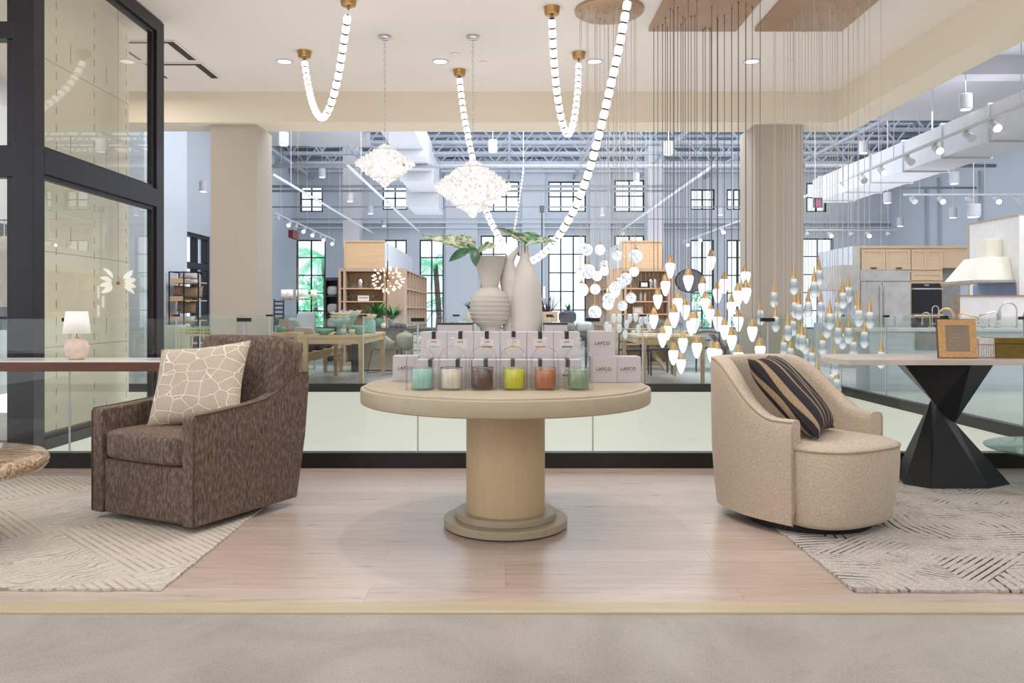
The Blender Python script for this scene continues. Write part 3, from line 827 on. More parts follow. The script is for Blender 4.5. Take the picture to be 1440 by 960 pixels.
for (px, py, Y, top), lb in zip(cl, lab_cl):
    loc = P(px, py, Y); s = 1.35 if px == 1369 else 1
    if cyl_light is None or s != 1:
        t = thing('cylinder_pendant', 'white cylinder pendant light '+lb, 'pendant light', loc, group='white cylinder pendants')
        MB().cyl((0,0,-.11), (0,0,.11), .085*s, n=20).build('housing', 'white_metal', t, bevel=.01, auto=40)
        MB().cyl((0,0,-.118), (0,0,-.108), .07*s, n=20).build('lens', 'downlight', t)
        MB().cyl((0,0,.1), (0,0,2.0), .006, n=6).build('cord', 'pale_cable', t)
        if s == 1: cyl_light = t
    else: dup(cyl_light, loc, label='white cylinder pendant light '+lb)

# signs up high
t = thing('exit_sign', 'small dark red exit sign seen edge on above the tall left window', 'sign', P(413,330,21))
MB().box(-.06, .06, -.3, .3, -.1, .1).build('housing', 'red_sign', t)
t = thing('hanging_sign', 'small dark sign with magenta picture hanging by the right column', 'sign', P(1150,285,15.8))
MB().box(-.09, .09, -.02, .02, -.1, .1).build('housing', 'dark_grey', t)
MB().box(-.045, .045, -.024, -.02, -.08, .06).build('picture', 'pink_sign', t)

# ================================================================ CEILING LIGHTS OVER THE ATRIUM
def bead_strand(label, pts, ends):
    pts = catmull([P(*p) for p in pts], 14)
    c = resample(pts, .104)
    t = thing('bead_strand_light', label, 'pendant light')
    m = MB().tube(c, .012, 6)
    for i in range(len(c)-1):
        a = c[i]; b = c[i+1]
        mid = a+(b-a)*.0; d = (b-a).normalized()
        m.cyl(a-d*.008, a+d*.008, .029, n=10)
    m.build('cord', 'dark_bronze', t)
    me = None
    for i in range(len(c)-1):
        a = c[i]; b = c[i+1]; d = (b-a)
        if me is None:
            o = MB().lathe([(.02,-.046),(.034,-.039),(.041,-.018),(.042,0),(.041,.018),(.034,.039),(.02,.046)], n=14).build('glass_bead', 'bead', t, smooth=True); me = o.data
        else:
            o = bpy.data.objects.new('glass_bead', me); C.objects.link(o); o.parent = t
        o.location = (a+b)/2; o.rotation_euler = d.to_track_quat('Z', 'Y').to_euler()
    for e in ends:
        x, y, z = e
        k = MB().cyl((x,y,z), (x,y,4.449), .012, n=12).lathe([(.0,4.37),(.07,4.37),(.078,4.375),(.088,4.44),(.09,4.449)], (x,y,0), 28)
        k.build('ceiling_canopy', 'brass', t, auto=40)
sA = [(428,86,10.05),(433,118,9.9),(441,150,9.6),(452,166,9.3),(463,153,9.0),(474,115,8.8),(482,70,8.6),(487,35,8.45),(490,14,8.35)]
sB = [(776,26,8.6),(778,70,8.75),(782,120,8.95),(788,160,9.15),(794,183,9.35),(799,190,9.5),(805,178,9.65),(810,150,9.8),(813,120,9.95),(814,88,10.1)]
sC = [(646,110,10.83),(653,165,10.7),(662,210,10.55),(672,258,10.4),(684,297,10.2),(697,325,10),(712,350,9.75),(728,365,9.4),(745,368,9.1),(768,353,8.8),(790,325,8.5),(812,285,8.3),(830,235,8.15),(846,175,8.0),(860,115,7.9),(872,60,7.8),(882,5,7.7),(889,-36,7.65)]
for s_, lb in ((sA, 'short looped strand of glowing glass beads at the upper left, on two brass canopies'), (sB, 'narrow looped strand of glowing glass beads left of the round bronze plate'), (sC, 'longest strand of glowing glass beads, swooping down behind the vases')):
    a = P(*s_[0]); b = P(*s_[-1]); bead_strand(lb, s_, (a, b))

def bicone(z, R, Hh):   # radius profile of chandelier, z in [-1,1]
    return R*max(0.0, 1-abs(z))**(.88 if z > 0 else .75)
def chandelier(label, px, Yc, py_top, R, Zc, Hh, n, sz):
    x = FX(px, Yc)
    t = thing('crystal_chandelier', label, 'chandelier', (x, Yc, Zc))
    top = 4.45-Zc
    MB().lathe([(0,top-.035),(.06,top-.035),(.075,top-.02),(.078,top-.001)], n=24).build('ceiling_canopy', 'chrome', t, smooth=True)
    m = MB(); z = Hh*.55; k = 0
    while z < top-.03:
        m.torus((0,0,z+.02), .012, .003, 'y' if k % 2 else 'x', 10, 5, (1,1.9)); z += .036; k += 1
    m.build('chain', 'chrome', t, smooth=True)
    m = MB()
    for zz, f in ((.35,1),(.1,1),(-.1,1),(-.4,1)):
        m.torus((0,0,zz*Hh), bicone(zz, R, Hh)*.78, .004, n=32, m=6)
    m.build('frame', 'chrome', t, smooth=True)
    m = MB()
    for i in range(n):
        zz = random.uniform(-1, 1); zz = math.copysign(abs(zz)**1.35, zz)
        r = bicone(zz, R, Hh)*random.uniform(.80, 1.05)+random.uniform(0,.025); a = random.uniform(0, 2*PI)
        zc = zz*Hh*(.5 if zz > 0 else .5)
        m.octa((r*math.cos(a), r*math.sin(a), zc), sz*random.uniform(.7,1.2), sz*random.uniform(1.0,1.7))
    for i in range(int(n*.12)):
        a = random.uniform(0,2*PI); m.octa((random.uniform(0,.05)*math.cos(a), random.uniform(0,.05)*math.sin(a), -Hh*.5-random.uniform(-.03,.03)), sz, sz*1.3)
    o = m.build('crystals', 'crystal', t); o['kind'] = 'stuff'
    MB().sphere((0,0,-Hh*.56), sz*1.5, 12, 8).build('finial', 'crystal', t, smooth=True)
    m = MB().sphere((0,0,-.02), 1, 20, 12, (R*.62, R*.62, Hh*.26))
    m.build('inner_glow', 'downlight', t, smooth=True)
chandelier('smaller crystal chandelier hanging left, in front of the white duct', 541, 9.5, 203, .325, FZ(231,9.5), .45, 1100, .0175)
chandelier('larger crystal chandelier hanging above the ribbed vase', 665, 9.5, 224, .44, FZ(263,9.5), .61, 1700, .020)

# far glittering crystal strand
t = thing('crystal_strand', 'thin hanging strand of sparkling crystals between the larger chandelier and the centre window', 'pendant light')
pts = [P(736,238,14),P(734,255,14),P(731,275,14),P(728,295,14),P(724,318,14),P(721,338,14)]
MB().tube([(P(736,150,14)[0],14,6.34)]+pts, .006, 5).build('cable', 'pale_cable', t)
for q in resample(catmull(pts, 8), .065):
    o = MB().octa((0,0,0), .026, .036).build('crystal', 'crystal', t, loc=q)

def multi(label, poly, kind, items, zc=4.45):
    """ceiling plate with many hanging pendants"""
    t = thing('multi_pendant_chandelier', label, 'chandelier')
    if kind == 'globe':
        MB().lathe([(0,4.41),(.36,4.41),(.372,4.418),(.372,4.449)], (poly[0], poly[1], 0), 48).build('ceiling_plate', 'copper_plate', t, auto=40)
    else:
        x0, x1, y0, y1 = poly
        MB().box(x0, x1, y0, y1, 4.405, 4.449).build('ceiling_plate', 'copper_plate', t, bevel=.004)
    protos = {}
    for (px, py, r) in items:
        dx = px-CX
        if kind == 'globe':
            cx, cy = poly
            # pick a depth inside the round plate
            best = [cy+(k/40-.5)*.68 for k in range(41)]
            best = [y for y in best if (dx*y/F-cx)**2+(y-cy)**2 < .33**2] or [cy]
            Y = random.choice(best)
        else:
            lo = max(y0+.05, (x0+.04)*F/dx); hi = min(y1-.05, (x1-.04)*F/dx)
            if hi < lo: hi = lo
            Y = random.uniform(lo, hi)
        x, y, z = P(px, py, Y)
        if kind == 'globe':
            R = r*Y/F*1.0
            cap = MB().lathe([(0,.36*R+.62*R),(.42*R,.94*R),(.30*R,1.12*R),(.10*R,1.28*R),(.06*R,1.5*R),(.06*R,1.5*R+.13),(0,1.5*R+.13)]).build('pendant', 'brass_soft', t, loc=(x,y,z), smooth=True)
            marb = random.random() < .45
            MB().sphere((0,0,0), R, 24, 16).build('glass_globe', 'globe' if marb else 'bulb', cap, smooth=True)
            top = 1.5*R+.13; rc = .0035; mt = 'pale_cable'
        elif kind == 'bulb':
            s = r
            if 'c' not in protos:
                protos['c'] = MB().lathe([(.040,.0),(.041,.006),(.036,.03),(.026,.062),(.016,.082),(.008,.092),(0,.094)], n=20)
                protos['b'] = MB().lathe([(0,-.158),(.014,-.152),(.030,-.120),(.046,-.070),(.053,-.035),(.052,-.01),(.044,.004),(.04,.006)], n=20)
            def inst(nm, key, mat, par):
                kk = key+'_me'
                if kk not in protos:
                    o = protos[key].build(nm, mat, par, smooth=True); protos[kk] = o.data
                else:
                    o = bpy.data.objects.new(nm, protos[kk]); C.objects.link(o); o.parent = par
                return o
            cap = inst('pendant', 'c', 'brass_soft', t); cap.location = (x,y,z+.03)
            cap.rotation_euler = (0,0,random.random()*6)
            inst('glass_bulb', 'b', 'bulb', cap)
            top = .09; rc = .004; mt = 'stem_cable'; z = z+.03
        else:
            if 'c' not in protos:
                protos['c'] = MB().lathe([(.030,0),(.030,.01),(.022,.045),(.010,.11),(.004,.165),(0,.168)], n=16)
                protos['b'] = MB().lathe([(0,-.175),(.018,-.170),(.036,-.148),(.047,-.118),(.048,-.095),(.042,-.055),(.034,-.02),(.030,.0),(0,0)], n=18)
            def inst(nm, key, mat, par):
                kk = key+'_me'
                if kk not in protos:
                    o = protos[key].build(nm, mat, par, smooth=True); protos[kk] = o.data
                else:
                    o = bpy.data.objects.new(nm, protos[kk]); C.objects.link(o); o.parent = par
                return o
            cap = inst('pendant', 'c', 'brass_soft', t); cap.location = (x,y,z+.085)
            cap.rotation_euler = (0,0,random.random()*6)
            inst('glass_drop', 'b', 'drop', cap)
            top = .165; rc = .003; mt = 'pale_cable'; z = z+.085
        MB().cyl((0,0,top), (0,0,4.40-z), rc, n=5, cap=False).cyl((0,0,4.392-z),(0,0,4.408-z),.008,n=8).build('cable', mt, cap)
globes = [(825,351,8.5),(843.7,351,7.5),(867.7,359,7.5),(894,360,9.6),(850,372,6.7),(850,381,6.5),(891.7,382,6.9),(827,381.5,10.5),(839.6,388,7),(815.6,385.6,6.5),(880,392,8.8),(872,398,8.3),(866,403,8),(862.5,409.6,9.5),(856,420,8.7),(855,428,7.5),(817.7,407.5,9.8),(837,406.5,7.3),(887.5,419,7.5),(875.6,430,7),(836.7,439,9.6)]
multi('round bronze plate with marbled and white glass globes hanging on long thin cables', (1.125, 8.65), 'globe', globes)
bulbs = [(942.7,374.6),(1000,365),(935.8,400),(968,392),(988.5,403),(1018.7,397),(1009,410.6),(1048.5,386.6),(1049,409.6),(1038,413.7),(1028.7,429),(925,419),(953,424),(963.5,433.5),(919.4,447),(948,444),(998,438.7),(991.7,424),(1009.4,450),(1018.7,461.6),(1038.5,450),(971.9,455.4),(977,452),(938.5,462.7),(931.7,473),(1029,476),(960.4,480),(980,486.7),(946.9,497),(957.7,509.6),(1001,494),(1008.5,495),(1058,463.7),(1069,490.8),(1038.5,500)]
multi('left square bronze plate with white bulbs in gold caps hanging on dark cables', (1.655, 2.667, 8.2, 9.22), 'bulb', [(a,b,1) for a,b in bulbs])
drops = [(1116.5,407),(1088.5,425.4),(1069.5,450.6),(1090.8,459.8),(1152,394.4),(1145,411.6),(1154.4,439),(1136.5,439),(1123.4,442.6),(1118,440),(1115.4,465.5),(1107.8,472.4),(1102.3,495.3),(1111.5,504),(1123.4,484),(1128,486),(1132.6,490.7),(1141.3,510),(1149,535.5),(1156.7,493),(1162.8,467.8),(1167,456),(1178.4,440),(1185.3,426.5),(1192.7,418.5),(1178.4,475.8),(1184.9,483.9),(1193.3,475.8),(1200,495.3),(1207.6,451.7),(1206,445),(1223,454),(1215.6,481.6),(1239,510),(1170.4,541),(1176.8,548),(1174,520)]
multi('right square bronze plate with clear bubbled crystal drops in slim gold cones', (2.88, 3.89, 8.2, 9.22), 'drop', [(a,b-4,1) for a,b in drops])
# ================================================================ NEAR FURNITURE
def rbox(w, d, h, k=7, N=12, puff=0, puffy=0):
    """soft rounded box mesh (cushion), centred"""
    m = MB(); idx = {}; vs = []; fs = []
    def vid(u, v, t):
        key = (round(u,4), round(v,4), round(t,4))
        if key in idx: return idx[key]
        s = (abs(u)**k+abs(v)**k+abs(t)**k)**(1/k)
        q = (u/s, v/s, t/s)
        z = q[2]*h/2; z += math.copysign(puff*(1-q[0]**2)*(1-q[1]**2), q[2]) if abs(q[2]) > .3 else 0
        y = q[1]*d/2; y += math.copysign(puffy*(1-q[0]**2)*(1-q[2]**2), q[1]) if abs(q[1]) > .3 else 0
        idx[key] = len(vs); vs.append((q[0]*w/2, y, z)); return idx[key]
    g = [-1+2*i/N for i in range(N+1)]
    for ax in range(3):
        for sg in (-1, 1):
            for i in range(N):
                for j in range(N):
                    c = []
                    for (a, b) in ((g[i],g[j]),(g[i+1],g[j]),(g[i+1],g[j+1]),(g[i],g[j+1])):
                        p = [a, b]; p.insert(ax, sg); c.append(vid(*p))
                    fs.append(tuple(c))
    return m.add(vs, fs)
def T(m, loc=(0,0,0), rx=0, ry=0, rz=0):
    return m.xf(Matrix.Translation(loc) @ Matrix.Rotation(rz,4,'Z') @ Matrix.Rotation(ry,4,'Y') @ Matrix.Rotation(rx,4,'X'))

def pillow(name, label, c, w, u, W, Hh, Tk, mat, N=22, piping=None):
    w = Vector(w).normalized(); u = Vector(u); u = (u-w*u.dot(w)).normalized(); n = u.cross(w)
    R = Matrix((w, n, u)).transposed().to_4x4(); R.translation = Vector(c)
    t = thing(name, label, 'pillow'); t.matrix_world = R; t.location = c; t.rotation_euler = R.to_euler()
    m = MB(); vs = []; fs = []
    def pt(a, b, sgn):
        ea = 1-.075*(1-abs(b)**1.6)*1.0; eb = 1-.075*(1-abs(a)**1.6)
        x = a*ea*W/2 if True else 0; z = b*eb*Hh/2
        th = Tk/2*((1-a**4)*(1-b**4))**.55
        wr = .004*math.sin(a*9+b*4)*(1-a*a)*(1-b*b)
        return (x, sgn*th+wr, z)
    for sgn in (-1, 1):
        base = len(vs)
        for i in range(N+1):
            for j in range(N+1): vs.append(pt(-1+2*i/N, -1+2*j/N, sgn))
        for i in range(N):
            for j in range(N):
                q = (base+i*(N+1)+j, base+(i+1)*(N+1)+j, base+(i+1)*(N+1)+j+1, base+i*(N+1)+j+1)
                fs.append(q if sgn < 0 else q[::-1])
    m.add(vs, fs)
    o = m.build('cover', mat, t, smooth=True)
    wd = o.modifiers.new('weld', 'WELD'); wd.merge_threshold = .0008
    if piping:
        e = []
        for k in range(N): e.append(pt(-1+2*k/N, -1, 1))
        for k in range(N): e.append(pt(1, -1+2*k/N, 1))
        for k in range(N): e.append(pt(1-2*k/N, 1, 1))
        for k in range(N): e.append(pt(-1, 1-2*k/N, 1))
        MB().tube(e, .004, 6, closed=True).build('edge_piping', piping, t, smooth=True)
    return t

# ---- rugs
def rug_mesh(x0, x1, y0, y1, wav):
    m = MB(); vs = []; fs = []; nx, ny = 160, 60
    for lay, z in ((0, .001), (1, .012)):
        for i in range(nx+1):
            for j in range(ny+1):
                x = x0+(x1-x0)*i/nx; y = y0+(y1-y0)*j/ny
                if j == 0: y += .004*math.sin(x*23)+.003*math.sin(x*57+1)
                if i in (0, nx): x += .003*math.sin(y*31)
                dz = 0
                if lay and wav and j < 4: dz = max(0, math.sin(x*9+.6))**6*.014*(1-j/4)
                vs.append((x, y, z+dz))
    K = (nx+1)*(ny+1)
    for i in range(nx):
        for j in range(ny):
            a = i*(ny+1)+j; b = a+ny+1
            fs.append((K+a, K+b, K+b+1, K+a+1)); fs.append((a, a+1, b+1, b))
    def side(a, b): fs.append((a, b, K+b, K+a))
    for i in range(nx):
        side(i*(ny+1), (i+1)*(ny+1)); side((i+1)*(ny+1)+ny, i*(ny+1)+ny)
    for j in range(ny):
        side(j+1, j); side(nx*(ny+1)+j, nx*(ny+1)+j+1)
    return m.add(vs, fs)
tag(rug_mesh(-4.6, -1.44, 3.34, 5.62, False).build('rug', 'rug_l', smooth=False), 'cream rug with carved wavy tan lines under the brown armchair', 'rug')
tag(rug_mesh(1.455, 4.6, 3.32, 5.42, True).build('rug', 'rug_r', smooth=False), 'cream rug with broken black lines under the black twisted pedestal', 'rug')

# ---- round candle table
ty = 4.375
t = thing('round_pedestal_table', 'round pale oak pedestal table holding candles, boxes and two vases', 'table', (0, ty, 0))
MB().lathe([(0,.690),(.76,.690),(.775,.684),(.784,.69),(.786,.70),(.786,.757),(.783,.764),(.778,.766),(.764,.766),(.762,.768),(.761,.7745),(.757,.777),(0,.777)], n=96).build('tabletop', 'table_oak', t, auto=35)
MB().cyl((0,0,.08), (0,0,.70), .216, n=72).build('column', 'table_oak_z', t, auto=40)
b = MB().lathe([(0,.006),(.330,.006),(.337,.012),(.338,.045),(.333,.051),(.30,.051),(0,.051)], n=72).build('base_ring', 'table_oak', t, auto=35)
MB().lathe([(0,.05),(.272,.05),(.276,.055),(.276,.082),(.272,.087),(0,.087)], n=72).build('step_ring', 'table_oak', t, auto=35)
MB().cyl((0,0,0), (0,0,.008), .325, n=48).build('foot', 'black_metal', t)
TZ = .7775

# ---- candles under cloches
cands = [(593.5, (168,210,200), 'aqua green', 'aqua'), (634.6, (232,218,198), 'cream', 'cream'), (678.5, (96,60,48), 'dark brown', 'brown'),
         (723, (214,208,34), 'bright yellow', 'yellow'), (766.7, (190,112,60), 'amber orange', 'amber'), (813.5, (146,168,134), 'sage green', 'sage')]
for i, (px, col, nm, mn) in enumerate(cands):
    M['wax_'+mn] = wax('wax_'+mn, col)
    M['vessel_'+mn] = glass('vessel_glass_'+mn, tuple(int(255-(255-k)*.05) for k in col), 1.2, edge=tuple(int(k*.8) for k in col), edge_amt=.12)
    Y = 4.035; x = FX(px, Y)
    c = thing('jar_candle', nm+' candle in a glass tumbler under its own cloche', 'candle', (x, Y, TZ), group='jar candles on the round table')
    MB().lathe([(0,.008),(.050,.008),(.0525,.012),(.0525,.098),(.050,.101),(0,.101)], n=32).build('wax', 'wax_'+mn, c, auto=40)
    MB().lathe([(0,.0),(.052,.0),(.055,.004),(.055,.110),(.0535,.112),(.0535,.104),(.0528,.008)], n=32).build('tumbler', 'vessel_'+mn, c, smooth=True)
    MB().torus((0,0,.1115), .0545, .0014, n=32, m=5).build('rim', 'ink' if mn in ('cream','brown') else 'vessel_'+mn, c, smooth=True)
    MB().cyl((0,0,.1), (0,0,.112), .0012, n=5).build('wick', 'white', c)
    Yc = 4.04; xc = FX([590.7,636.5,679,722,766,814][i], Yc)
    k = thing('glass_cloche', 'clear glass bell cloche over the '+nm+' candle', 'cloche', (xc, Yc, TZ), group='glass cloches on the round table')
    prof = [(.0715,0),(.0715,.15)]
    for q in range(1, 9):
        a = q/8*PI/2; prof.append((max(.0085, .0715*math.cos(a)), .15+.07*math.sin(a)))
    MB().shell(prof, n=40).build('bell', 'cloche_glass', k, smooth=True)
    MB().lathe([(.0085,.219),(.007,.226),(.011,.231),(.014,.236),(.011,.241),(.007,.244),(.012,.25),(.0125,.256),(.008,.262),(0,.264)], n=20).build('knob', 'knob_glass', k, smooth=True)
    MB().torus((0,0,.0), .0715, .0016, n=40, m=5).build('rim', 'clear_glass', k, smooth=True)

# ---- cartons
bars = [((150,196,184),'pale teal'),((214,206,194),'pale beige'),((150,116,92),'brown'),((212,206,90),'yellow'),((196,140,92),'orange'),((96,140,116),'green')]
bw = .142
def carton(label, px, Y, z, rz=0, ribbon=None, bar=None, text='side', group=None, w=bw, h=bw):
    x = FX(px, Y)
    c = thing('candle_carton', label, 'box', (x, Y, z), rz, group)
    MB().box(-w/2, w/2, 0, w, 0, h).build('carton', 'box_white', c, bevel=.0015)
    if ribbon:
        MB().box(-.011, .011, -.0012, 0, h-.038, h+.001).build('ribbon', 'ribbon', c)
        MB().box(-.011, .011, -.0012, w+.001, h, h+.0012).build('ribbon', 'ribbon', c)
    if bar:
        MB().box(-.028, .030, -.001, 0, h*.40, h*.47).build('colour_bar', bar, c)
        MB().box(-.036, .036, -.0006, 0, h*.36, h*.72).build('paper_label', 'cream_label', c)
        lettering('LAFCO', .010, 'ink', c, (0, -.0012, h*.62), (PI/2,0,0))
    if text == 'side':
        lettering('LAFCO', .0255, 'ink', c, (0, -.0006, h*.52), (PI/2,0,0), spacing=1.1)
        lettering('NEW YORK', .0085, 'pale_ink', c, (0, -.0006, h*.405), (PI/2,0,0), spacing=1.5)
    return c
M['cream_label'] = plain('cream_label', (220,208,204), .7, var=.01)
for i, (col, nm) in enumerate(bars):
    M['bar_%d' % i] = plain('bar_%d' % i, col, .6, var=.02)
lowpx = [605,643.5,683,721,759.6,798.5]; uppx = [610,647.3,684.6,722.2,759.6,797]
names6 = ['aqua', 'cream', 'brown', 'yellow', 'amber', 'sage']
for i in range(6):
    carton('white carton standing on the table directly behind the %s candle' % names6[i], lowpx[i], 4.15, TZ, 0, True, 'bar_%d' % i, None, 'cartons of the lower front row')
tag(MB().box(FX(591,4.302), FX(816,4.302), 4.305, 4.444, TZ, TZ+bw).build('display_riser', 'box_white', bevel=.002), 'long low white riser under the raised row of ribboned cartons', 'riser')
for i in range(6):
    carton('raised white carton with black ribbon and %s label bar' % bars[i][1], uppx[i], 4.302, TZ+bw, 0, True, 'bar_%d' % i, None, 'cartons of the raised row')
carton('single white lettered carton at the left end of the round table', 570, 4.50, TZ, .05, group='lettered cartons')
carton('lettered white carton at lower left of the right hand trio', 849, 4.42, TZ, -.02, group='lettered cartons')
carton('lettered white carton nearest the right table edge', 883.5, 4.44, TZ, .03, group='lettered cartons')
carton('lettered white carton stacked on top of the right hand pair', 847, 4.45, TZ+bw, 0, group='lettered cartons')
for (x0, x1, lab) in ((-.396, -.192, 'tall pinkish gift box with dark lid line left of the ribbed vase'), (.226, .358, 'tall pinkish gift box with dark lid line right of the smooth vase')):
    g = thing('gift_box', lab, 'box', ((x0+x1)/2, 4.62, TZ), group='tall gift boxes behind the cartons')
    h = (x1-x0)/2
    MB().box(-h, h, 0, .16, 0, .318).build('carton', 'box_white', g, bevel=.002)
    MB().box(-h-.002, h+.002, -.002, .162, .318, .327).build('lid_edge', 'ribbon', g)
tag(MB().box(-.175, .205, 4.50, 4.86, TZ, 1.0).build('display_riser', 'white', bevel=.002), 'white display riser carrying the two vases behind the cartons', 'riser')

# ---- vases
prof = [(0,1.0),(.052,1.0),(.056,1.02),(.050,1.045),(.058,1.06)]
n = 10*6
for i in range(n+1):
    z = 1.065+(1.318-1.065)*i/n; f = (z-1.192)/(.1265)
    r = .120*max(.0, 1-abs(f)**2.6)**.5 if abs(f) < 1 else 0
    r = max(r, .053 if f > 0 else .062)
    ph = (i % 6)/6
    r += .013*(ph-.4)
    prof.append((r, z))
prof += [(.052,1.325),(.054,1.335),(.097,1.495),(.100,1.497),(.094,1.494),(.05,1.34),(0,1.33)]
v1 = thing('ribbed_vase', 'matte white vase with ribbed round body and flared neck', 'vase', (FX(689,4.72), 4.72, 0))
MB().lathe(prof, n=56).build('body', 'vase', v1, auto=50)
v2 = thing('smooth_vase', 'tall smooth white bottle vase with looping side handle', 'vase', (FX(738,4.76), 4.76, 0))
prof = [(0,1.0),(.085,1.0),(.098,1.01),(.104,1.10),(.104,1.18),(.101,1.26),(.092,1.33),(.075,1.39),(.052,1.44),(.034,1.475),(.024,1.51),(.021,1.545),(.022,1.565),(.017,1.565),(.017,1.5),(0,1.49)]
MB().lathe(prof, n=40).build('body', 'vase', v2, smooth=True)
def q(px, py, dy=0): a = P(px, py, 4.76+dy); return (a[0]-v2.location.x, dy, a[2])
hp = catmull([q(722,478),q(721,440),q(719,410),q(717,393),q(715,380),q(716,368),q(721,360),q(727,352),q(730,345)], 5)
rr = []
for i in range(len(hp)):
    s = i/(len(hp)-1)
    rr.append(.062*(1-s*.1) if s < .35 else max(.004, .056*(1-(s-.35)/.65)**1.35+.006))
MB().tube(hp, rr, 16).build('side_lobe', 'vase', v2, smooth=True)
hp = catmull([q(714,395),q(720,385),q(729,380),q(736,368),q(740,358)], 5)
MB().tube(hp, [.035-.018*i/(len(hp)-1) for i in range(len(hp))], 12).build('handle', 'vase', v2, smooth=True)

def leaf(m, base, tip, nrm, W, lobes=5, depth=.55, droop=.0, N=None):
    base = Vector(base); tip = Vector(tip); d = tip-base; L = d.length; d.normalize()
    nrm = Vector(nrm); nrm = (nrm-d*nrm.dot(d)).normalized(); s_ = d.cross(nrm)
    N = N or max(10, lobes*6)
    vs = []; fs = []; ts = [-1,-.55,-.12,.12,.55,1]
    for i in range(N+1):
        s = i/N; w = W*math.sin(PI*min(1, s**.75))**.8 if 0 < s < 1 else 0
        lob = 1-depth*(abs(((s*lobes) % 1)-.5)*2)**3 if lobes else 1
        c = base+d*L*s+nrm*(droop*4*s*(1-s))
        for tt in ts:
            ww = w*tt*(lob if abs(tt) > .9 else (1-(1-lob)*.35 if abs(tt) > .4 else 1))
            vs.append(c+s_*ww+d*(abs(tt)*w*.25)+nrm*(abs(tt)*w*.28))
    K = len(ts)
    for i in range(N):
        for j in range(K-1): fs.append((i*K+j, i*K+j+1, (i+1)*K+j+1, (i+1)*K+j))
    return m.add(vs, fs)
def leaves(label, specs, stems, Y):
    t = thing('leaf_spray', label, 'foliage')
    for (b, e, dyb, dye, nrm, W, lobes, dep, mat) in specs:
        leaf(MB(), P(b[0], b[1], Y+dyb), P(e[0], e[1], Y+dye), nrm, W, lobes, dep, .012).build('leaf', mat, t, smooth=True)
    for a, b in stems:
        MB().tube([P(a[0],a[1],Y), P(b[0],b[1],Y)], .004, 6).build('stem', 'leaf_dark', t)
leaves('cut green and cream variegated leaves in the ribbed vase', [
    ((675,357),(592,334), 0, .05, (0,-.5,1), .075, 5, .55, 'variegated'),
    ((668,354),(610,333), .03, .16, (0,-.55,1), .07, 5, .6, 'variegated'),
    ((668,357),(698,347), 0, -.06, (.1,-.8,1), .055, 3, .35, 'variegated'),
    ((660,350),(631,368), -.04, -.10, (.2,-1,.5), .028, 0, 0, 'leaf_dark'),
    ((672,352),(652,357), -.02, -.08, (.2,-1,.5), .02, 0, 0, 'leaf_dark'),
    ((668,352),(669,375), -.04, -.12, (0,-1,.2), .03, 0, 0, 'leaf_dark'),
    ((668,350),(640,331), .05, .12, (0,-.5,1), .05, 4, .6, 'variegated')],
    [((689,400),(670,353)), ((688,395),(675,355))], 4.70)
leaves('cut variegated leaves in the tall smooth vase', [
    ((738,345),(694,320), 0, .03, (.3,-.5,1), .05, 5, .6, 'variegated'),
    ((738,345),(712,324), .02, .12, (.3,-.6,1), .05, 4, .6, 'variegated'),
    ((740,344),(784,341), 0, .02, (0,-.55,1), .05, 4, .6, 'variegated'),
    ((738,344),(762,332), .04, .12, (0,-.5,1), .045, 4, .55, 'leaf'),
    ((737,344),(752,327), .06, .2, (0,-.6,1), .05, 3, .5, 'variegated')],
    [((738,375),(738,343))], 4.74)

# ---- brown armchair
ch = thing('swivel_armchair', 'brown chenille armchair with loose cushions at the left of the table', 'armchair', (-1.975, 4.31, 0.012), math.radians(-27))
hw = .40; at = .085
prof = [(0,.035),(0,.600),(.012,.615),(.15,.622),(.40,.640),(.52,.655),(.60,.682),(.68,.732),(.75,.772),(.83,.790),(.885,.785),(.90,.765),(.86,.40),(.785,.035)]
for sx in (-1, 1):
    x0, x1 = (hw-at, hw) if sx > 0 else (-hw, -hw+at)
    a = MB().prism(prof, x0, x1, 'yz').build('arm', 'chenille', ch, bevel=.022, bseg=4, auto=50)
    xo = hw*sx
    pp = [(xo, y-.001, z) for y, z in prof[0:11]]
    pp[0] = (xo, .0, .04)
    MB().tube(pp, .0045, 6).build('edge_piping', 'piping_brown', a, smooth=True)
MB().prism([(.77,.035),(.845,.40),(.885,.785),(.83,.80),(.74,.76),(.70,.30),(.70,.035)], -hw+at-.01, hw-at+.01, 'yz').build('back_panel', 'chenille', ch, bevel=.02, bseg=3, auto=50)
MB().box(-hw+at-.005, hw-at+.005, .012, .74, .035, .335).build('seat_base', 'chenille', ch, bevel=.018, bseg=3, auto=50)
T(rbox(.655, .66, .165, 8, 14, .016, .008), (0,.322,.418)).build('seat_cushion', 'chenille', ch, smooth=True)
T(rbox(.69, .20, .50, 11, 14, .004, .024), (.045,.72,.755), rx=math.radians(-14)).build('back_cushion', 'chenille', ch, smooth=True)
MB().cyl((0,.42,-.0), (0,.42,.04), .30, n=40).build('swivel_base', 'black_metal', ch)
pillow('throw_pillow', 'taupe linen square pillow with raised cream cord network on the brown armchair', P(280,540,4.60), (1,-.16,.10), (.18,.40,.88), .575, .50, .16, 'corded')

# ---- oatmeal swivel chair
bc = thing('swivel_barrel_chair', 'oatmeal woven barrel chair with curved back at the right of the table', 'armchair', (1.80, 4.30, 0.012), math.radians(31))
def plan(n=72):
    pts = []
    # near arm front -> back -> far arm front
    for i in range(n+1):
        a = PI*i/n       # 0..pi
        k = 3.0
        c, s = math.cos(a), math.sin(a)
        x = -.42*math.copysign(abs(c)**(2/k), c); y = .74*abs(s)**(2/k)
        x *= 1-.10*max(0, (.30-y)/.30)**1.4
        pts.append((x, y))
    return pts
pl = plan()
